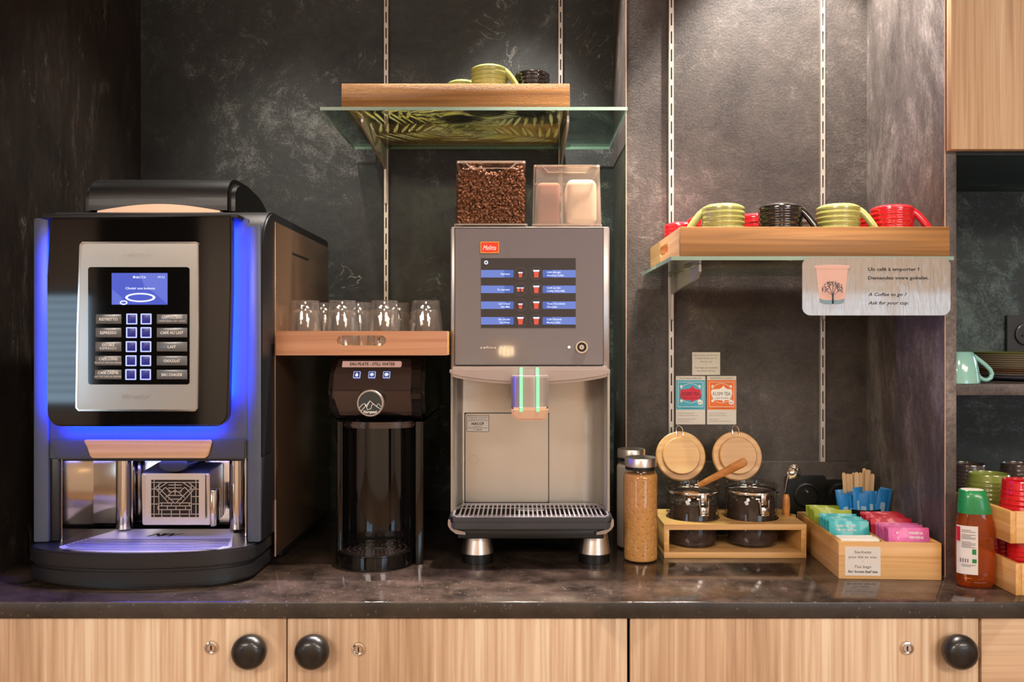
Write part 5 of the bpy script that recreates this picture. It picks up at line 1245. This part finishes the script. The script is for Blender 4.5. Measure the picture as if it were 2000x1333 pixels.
# ------------------------------------------------------------------ tea box
TD = 1.387; bx0, bx1 = X(1638, TD), X(1834.5, TD); BW, BD, BH = bx1-bx0, .25, Z(1060, TD)-CH-.0002
tb = thing('tea_box', 'low open bamboo box of tea sachets with a paper label on its front', 'box', (bx0, TD, CH+.0002), rotz=math.radians(-3)); T = .008
for nm, a, hh in (('front_board', (0, BW, 0, T), BH), ('back_board', (0, BW, BD-T, BD), BH), ('side_board', (0, T, T, BD-T), BH), ('side_board', (BW-T, BW, T, BD-T), BH),
               ('divider', (BW*.50-.003, BW*.50+.003, T, BD-T), BH-.004), ('divider', (T, BW*.5-.003, .060, .064), BH-.006), ('divider', (BW*.5+.003, BW-T, .155, .159), BH-.006), ('divider', (T, BW*.5-.003, .150, .154), BH-.006)):
    b = bm_(); box(b, *a, 0, hh, .0008); mk(nm, b, M['bamboo_y' if nm == 'side_board' else 'bamboo'], tb, local=True)
b = bm_(); box(b, T, BW-T, T, BD-T, .001, .006); mk('base', b, M['bamboo'], tb, local=True)
b = bm_(); lx = (1650-1638)/F*TD; lw = (1718-1650)/F*TD; lz_ = (1132-1125)/F*TD; lh_ = (1125-1069)/F*TD
box(b, lx, lx+lw, -.0006, .0004, lz_, lz_+lh_); pl_ = mk('paper_label', b, M['paper'], tb, local=True)
b = bm_(); m_ = lx+lw/2
for s, v, w_, it, bo in (('Sachets', 1081.5, .026, 0, .0), ('pour thé en vrac', 1091, .044, 0, .0), ('-', 1099, .002, 0, 0), ('Tea bags', 1110, .026, .2, .0), ('for loose-leaf tea', 1119.5, .046, .2, .02)):
    tline(b, s, -.0008, (1132-v)/F*TD, .0042, cx=m_, w=w_, italic=it, bold=bo)
mk('lettering', b, M['black_ink'], pl_, local=True)
TBM = Matrix.Translation((bx0, TD, CH+.0002)) @ Matrix.Rotation(math.radians(-3), 4, 'Z')
def make_sachet(name, w_, h, th, mat, texts, ink='white_ink'):
    t = thing(name, '', 'sachet', (0,0,0)); tt = bmesh.new(); nx, nz = 12, 10; fr, bk = [], []
    for side, st in ((-1, fr), (1, bk)):
        for j in range(nz+1):
            for i in range(nx+1):
                u, v = i/nx, j/nz; bul = (math.sin(PI*min(1, max(0, (u-.06)/.88)))*math.sin(PI*min(1, max(0, (v-.08)/.84))))**.5 if 0 < u < 1 and 0 < v < 1 and .06 < u < .94 and .08 < v < .92 else 0
                st.append(tt.verts.new((w_*(u-.5), side*(.0003+th/2*bul)+.0006*math.sin(u*9+v*4), h*v)))
        for j in range(nz):
            for i in range(nx):
                a = j*(nx+1)+i; f = (st[a], st[a+1], st[a+nx+2], st[a+nx+1]); tt.faces.new(f if side < 0 else f[::-1])
    ed = [i for i in range(nx+1)]+[(j+1)*(nx+1)+nx for j in range(nz)]+[nz*(nx+1)+i for i in range(nx-1, -1, -1)]+[j*(nx+1) for j in range(nz-1, 0, -1)]
    for a, c in zip(ed, ed[1:]+ed[:1]): tt.faces.new((fr[a], bk[a], bk[c], fr[c]))
    b = bm_(); cat(b, tt); mk('wrapper', b, mat, t, local=True, angle=60)
    if texts:
        b = bm_()
        for s, z, hh, cx, ww in texts: tline(b, s, -th/2-.0012, z, hh, cx=cx, w=ww, bold=.02)
        mk('print', b, M[ink], t, local=True)
    return t
ORD = ['first', 'second', 'third', 'fourth', 'fifth', 'sixth', 'seventh', 'eighth', 'ninth', 'tenth', 'eleventh', 'twelfth']
def row(name, mat, n, lx0, ly0, ly1, w_, h, zoff, label, group, texts, zs=0, tilt=14, shift=0):
    proto = make_sachet(name, w_, h, .0045, M[mat], texts); rn = random.Random(n*7+len(name))
    for k in range(n):
        o = proto if k == 0 else copy_tree(proto)
        p = TBM @ Vector((lx0+rn.uniform(-.002, .002)+shift*k, ly0+(ly1-ly0)*k/max(1, n-1), .0065+zoff+rn.uniform(-.0015, .0015)))
        o.location = p; o.rotation_euler = (math.radians(-tilt+rn.uniform(-2, 2)), math.radians(rn.uniform(-1.5, 1.5)), math.radians(-3+rn.uniform(-3, 3)))
        props(o, label.format(ORD[k]), 'sachet', group)
LXC, RXC = T+(BW*.5-.003-T)/2, BW*.5+.003+(BW*.5-T-.003)/2
row('white_tea_bag', 'teabag', 6, LXC, .014, .046, .062, .052, 0, 'white paper tea bag at the front left of the tea box, {} from the front', 'white tea bags', None, tilt=10)
for o in list(bpy.data.objects):
    if o.name.startswith('white_tea_bag'): o['category'] = 'tea bag'
row('teal_sachet', 'sach_teal', 7, LXC, .070, .128, .066, .070, 0, 'turquoise tea sachet in the left column of the tea box, {} from the front', 'turquoise tea sachets', [('GREEN TEA MINT', .060, .0032, -.006, .034), ('THE VERT MENTHE', .053, .0032, -.006, .034)], tilt=12)
row('green_sachet', 'sach_green', 7, LXC, .158, .208, .066, .072, 0, 'green tea sachet in the left column of the tea box, {} of the green ones', 'green tea sachets', [('THE', .062, .003, 0, .012)], tilt=12)
row('pink_sachet', 'sach_pink', 6, RXC+.001, .016, .066, .066, .070, 0, 'pink tea sachet in the right column of the tea box, {} of the pink ones', 'pink tea sachets', [('VERBENA', .060, .0036, .010, .024), ('VERVEINE', .053, .0036, .010, .024), ('V', .060, .004, -.020, .004), ('V', .052, .004, -.019, .004)], tilt=10)
row('red_sachet', 'sach_red', 8, RXC, .082, .142, .066, .072, 0, 'red tea sachet in the right column of the tea box, {} from the front', 'red tea sachets', [('INFUSION', .063, .003, 0, .022)], tilt=12)
# blue sugar sticks and wooden stirrers standing in the rear right compartment
b = bm_(); lathe(b, [(0,0),(.030,0),(.034,.07),(.032,.07),(.028,.003),(0,.003)], seg=36)
HC = TBM @ Vector((RXC-.014, .205, .0065))
solo('stick_holder', b, M['blackpl'], 'dark round holder in the tea box behind the red sachets, holding the blue sticks', 'holder', tuple(HC), local=True)
def mk_stick():
    t = thing('sugar_stick', '', 'sugar stick', (0,0,0)); b = bm_(); tt = bmesh.new()
    n, mz = 10, 12; R = []
    for j in range(mz+1):
        v = j/mz; w_ = .0105; th = .0004 if j in (0, mz) else .0030*min(1, math.sin(PI*v)*3)
        R.append([tt.verts.new((w_*math.cos(2*PI*k/n), th*math.sin(2*PI*k/n), .115*v)) for k in range(n)])
    for a, c in zip(R, R[1:]):
        for k in range(n): tt.faces.new((a[k], a[(k+1) % n], c[(k+1) % n], c[k]))
    tt.faces.new(R[0][::-1]); tt.faces.new(R[-1]); cat(b, tt); mk('wrapper', b, M['sach_blue'], t, local=True, angle=60)
    b = bm_(); prism(b, rr(-.0045, .0045, .030, .092, .002), 'y', -.0036, -.0030)
    mk('white_panel', b, M['stickwhite'], t, local=True, label='pale printed panel'); return t
M['stickwhite'] = PM('stick_print', '#8fb3cc', .4, var=.5, vs=300)
ps = mk_stick(); rn = random.Random(5)
SPX = [(-.044,-.020,-13),(-.031,-.012,-8),(-.018,-.022,-3),(-.004,-.020,-2),(.010,-.024,2),(.024,-.020,5),(.037,-.012,8),(.046,-.002,11),(-.036,.004,-9),(-.022,.008,-5),(.004,.012,0),(.026,.010,7)]
SL = ['outermost on the left', 'second from the left in front', 'third from the left in front', 'front middle, left of centre', 'front middle, right of centre', 'third from the right in front', 'second from the right in front', 'outermost on the right', 'behind the outermost left one', 'behind the left front ones', 'behind the middle ones', 'behind the right front ones']
for k, (dx, dy, tl) in enumerate(SPX):
    o = ps if k == 0 else copy_tree(ps)
    o.location = (HC[0]+dx*.55, HC[1]+dy, CH+.0002+.010); 
    top = Z(951+rn.uniform(-5, 12), 1.60); o.location.z = top-.115
    o.rotation_euler = (math.radians(rn.uniform(-6, 4)), math.radians(tl*.8), math.radians(rn.uniform(-18, 18)))
    props(o, 'blue sugar stick standing in the holder, ' + SL[k], 'sugar stick', 'blue sugar sticks')
b = bm_(); prism(b, rr(-.0033, .0033, 0, .125, .0032, 5), 'y', -.0007, .0007)
st_ = props(mk('wooden_stirrer', b, M['stick'], None, None, True), '', 'stirrer')
US = [1647, 1655, 1661, 1667, 1673, 1680, 1687, 1688, 1694, 1697, 1704, 1651]
for k in range(12):
    o = st_ if k == 0 else copy_tree(st_)
    d = 1.60+.004*(k % 4); topv = {7: 916, 8: 919, 9: 919}.get(k, 925+rn.uniform(-2, 3)); tl = (US[k]-1680)*.12
    o.location = (X(US[k], d)-.125*math.sin(math.radians(tl)), d, Z(topv, d)-.1245); o.rotation_euler = (0, math.radians(tl), math.radians(rn.uniform(-12, 12)))
    props(o, 'flat wooden stirrer standing among the blue sugar sticks, %s' % ['leftmost', 'third from the left', 'fourth from the left', 'fifth from the left', 'sixth from the left', 'seventh from the left', 'just left of the tallest ones', 'tallest of all, near the right', 'tall one, third from the right', 'tall one, second from the right', 'rightmost, beside the blue wrappers', 'second from the left'][k], 'stirrer', 'wooden stirrers')
# ------------------------------------------------------------------ wicker pendant lamp in the room behind (seen as a reflection)
t = thing('pendant_lamp', 'wicker pendant lamp glowing in the room, mirrored in the silver machine door', 'lamp', (-.09, -3.0, 1.17)); b = bm_()
for k in range(36):
    a = 2*PI*k/36; tube(b, [(-.09+.16*math.cos(a)*math.sin(.35+2.2*j/10), -3.0+.16*math.sin(a)*math.sin(.35+2.2*j/10), 1.20+.10*math.cos(.35+2.2*j/10)) for j in range(11)], .004, 5)
mk('shade', b, M['wicker'], t)
b = bm_(); lathe(b, [(0,-.03),(.045,-.02),(.06,.01),(.04,.045),(0,.045)], (-.09, -3.0, 1.20), 20); mk('bulb', b, EM('bulb_glow', (1, .72, .38), 14), t)
b = bm_(); tube(b, [(-.09, -3.0, 1.28), (-.09, -3.0, 2.5)], .003, 6); mk('cord', b, M['blackpl'], t)
b = bm_(); xs_ = [-3.2+.75*k/60 for k in range(61)]  # unseen dark sheet added to put contrast into the black machine's reflections
prism(b, [(x, -3.88+.03*math.sin(k*.9)) for k, x in enumerate(xs_)]+[(x, -3.895+.03*math.sin((60-k)*.9)) for k, x in enumerate(xs_[::-1])], 'z', .03, 2.3)
solo('reflection_cloth', b, PM('reflection_dark', '#1a1613', .9), 'unseen dark cloth added behind the viewer to darken the reflection in the glossy black machine', 'reflection_cloth', (-2.8, -3.9, .03))
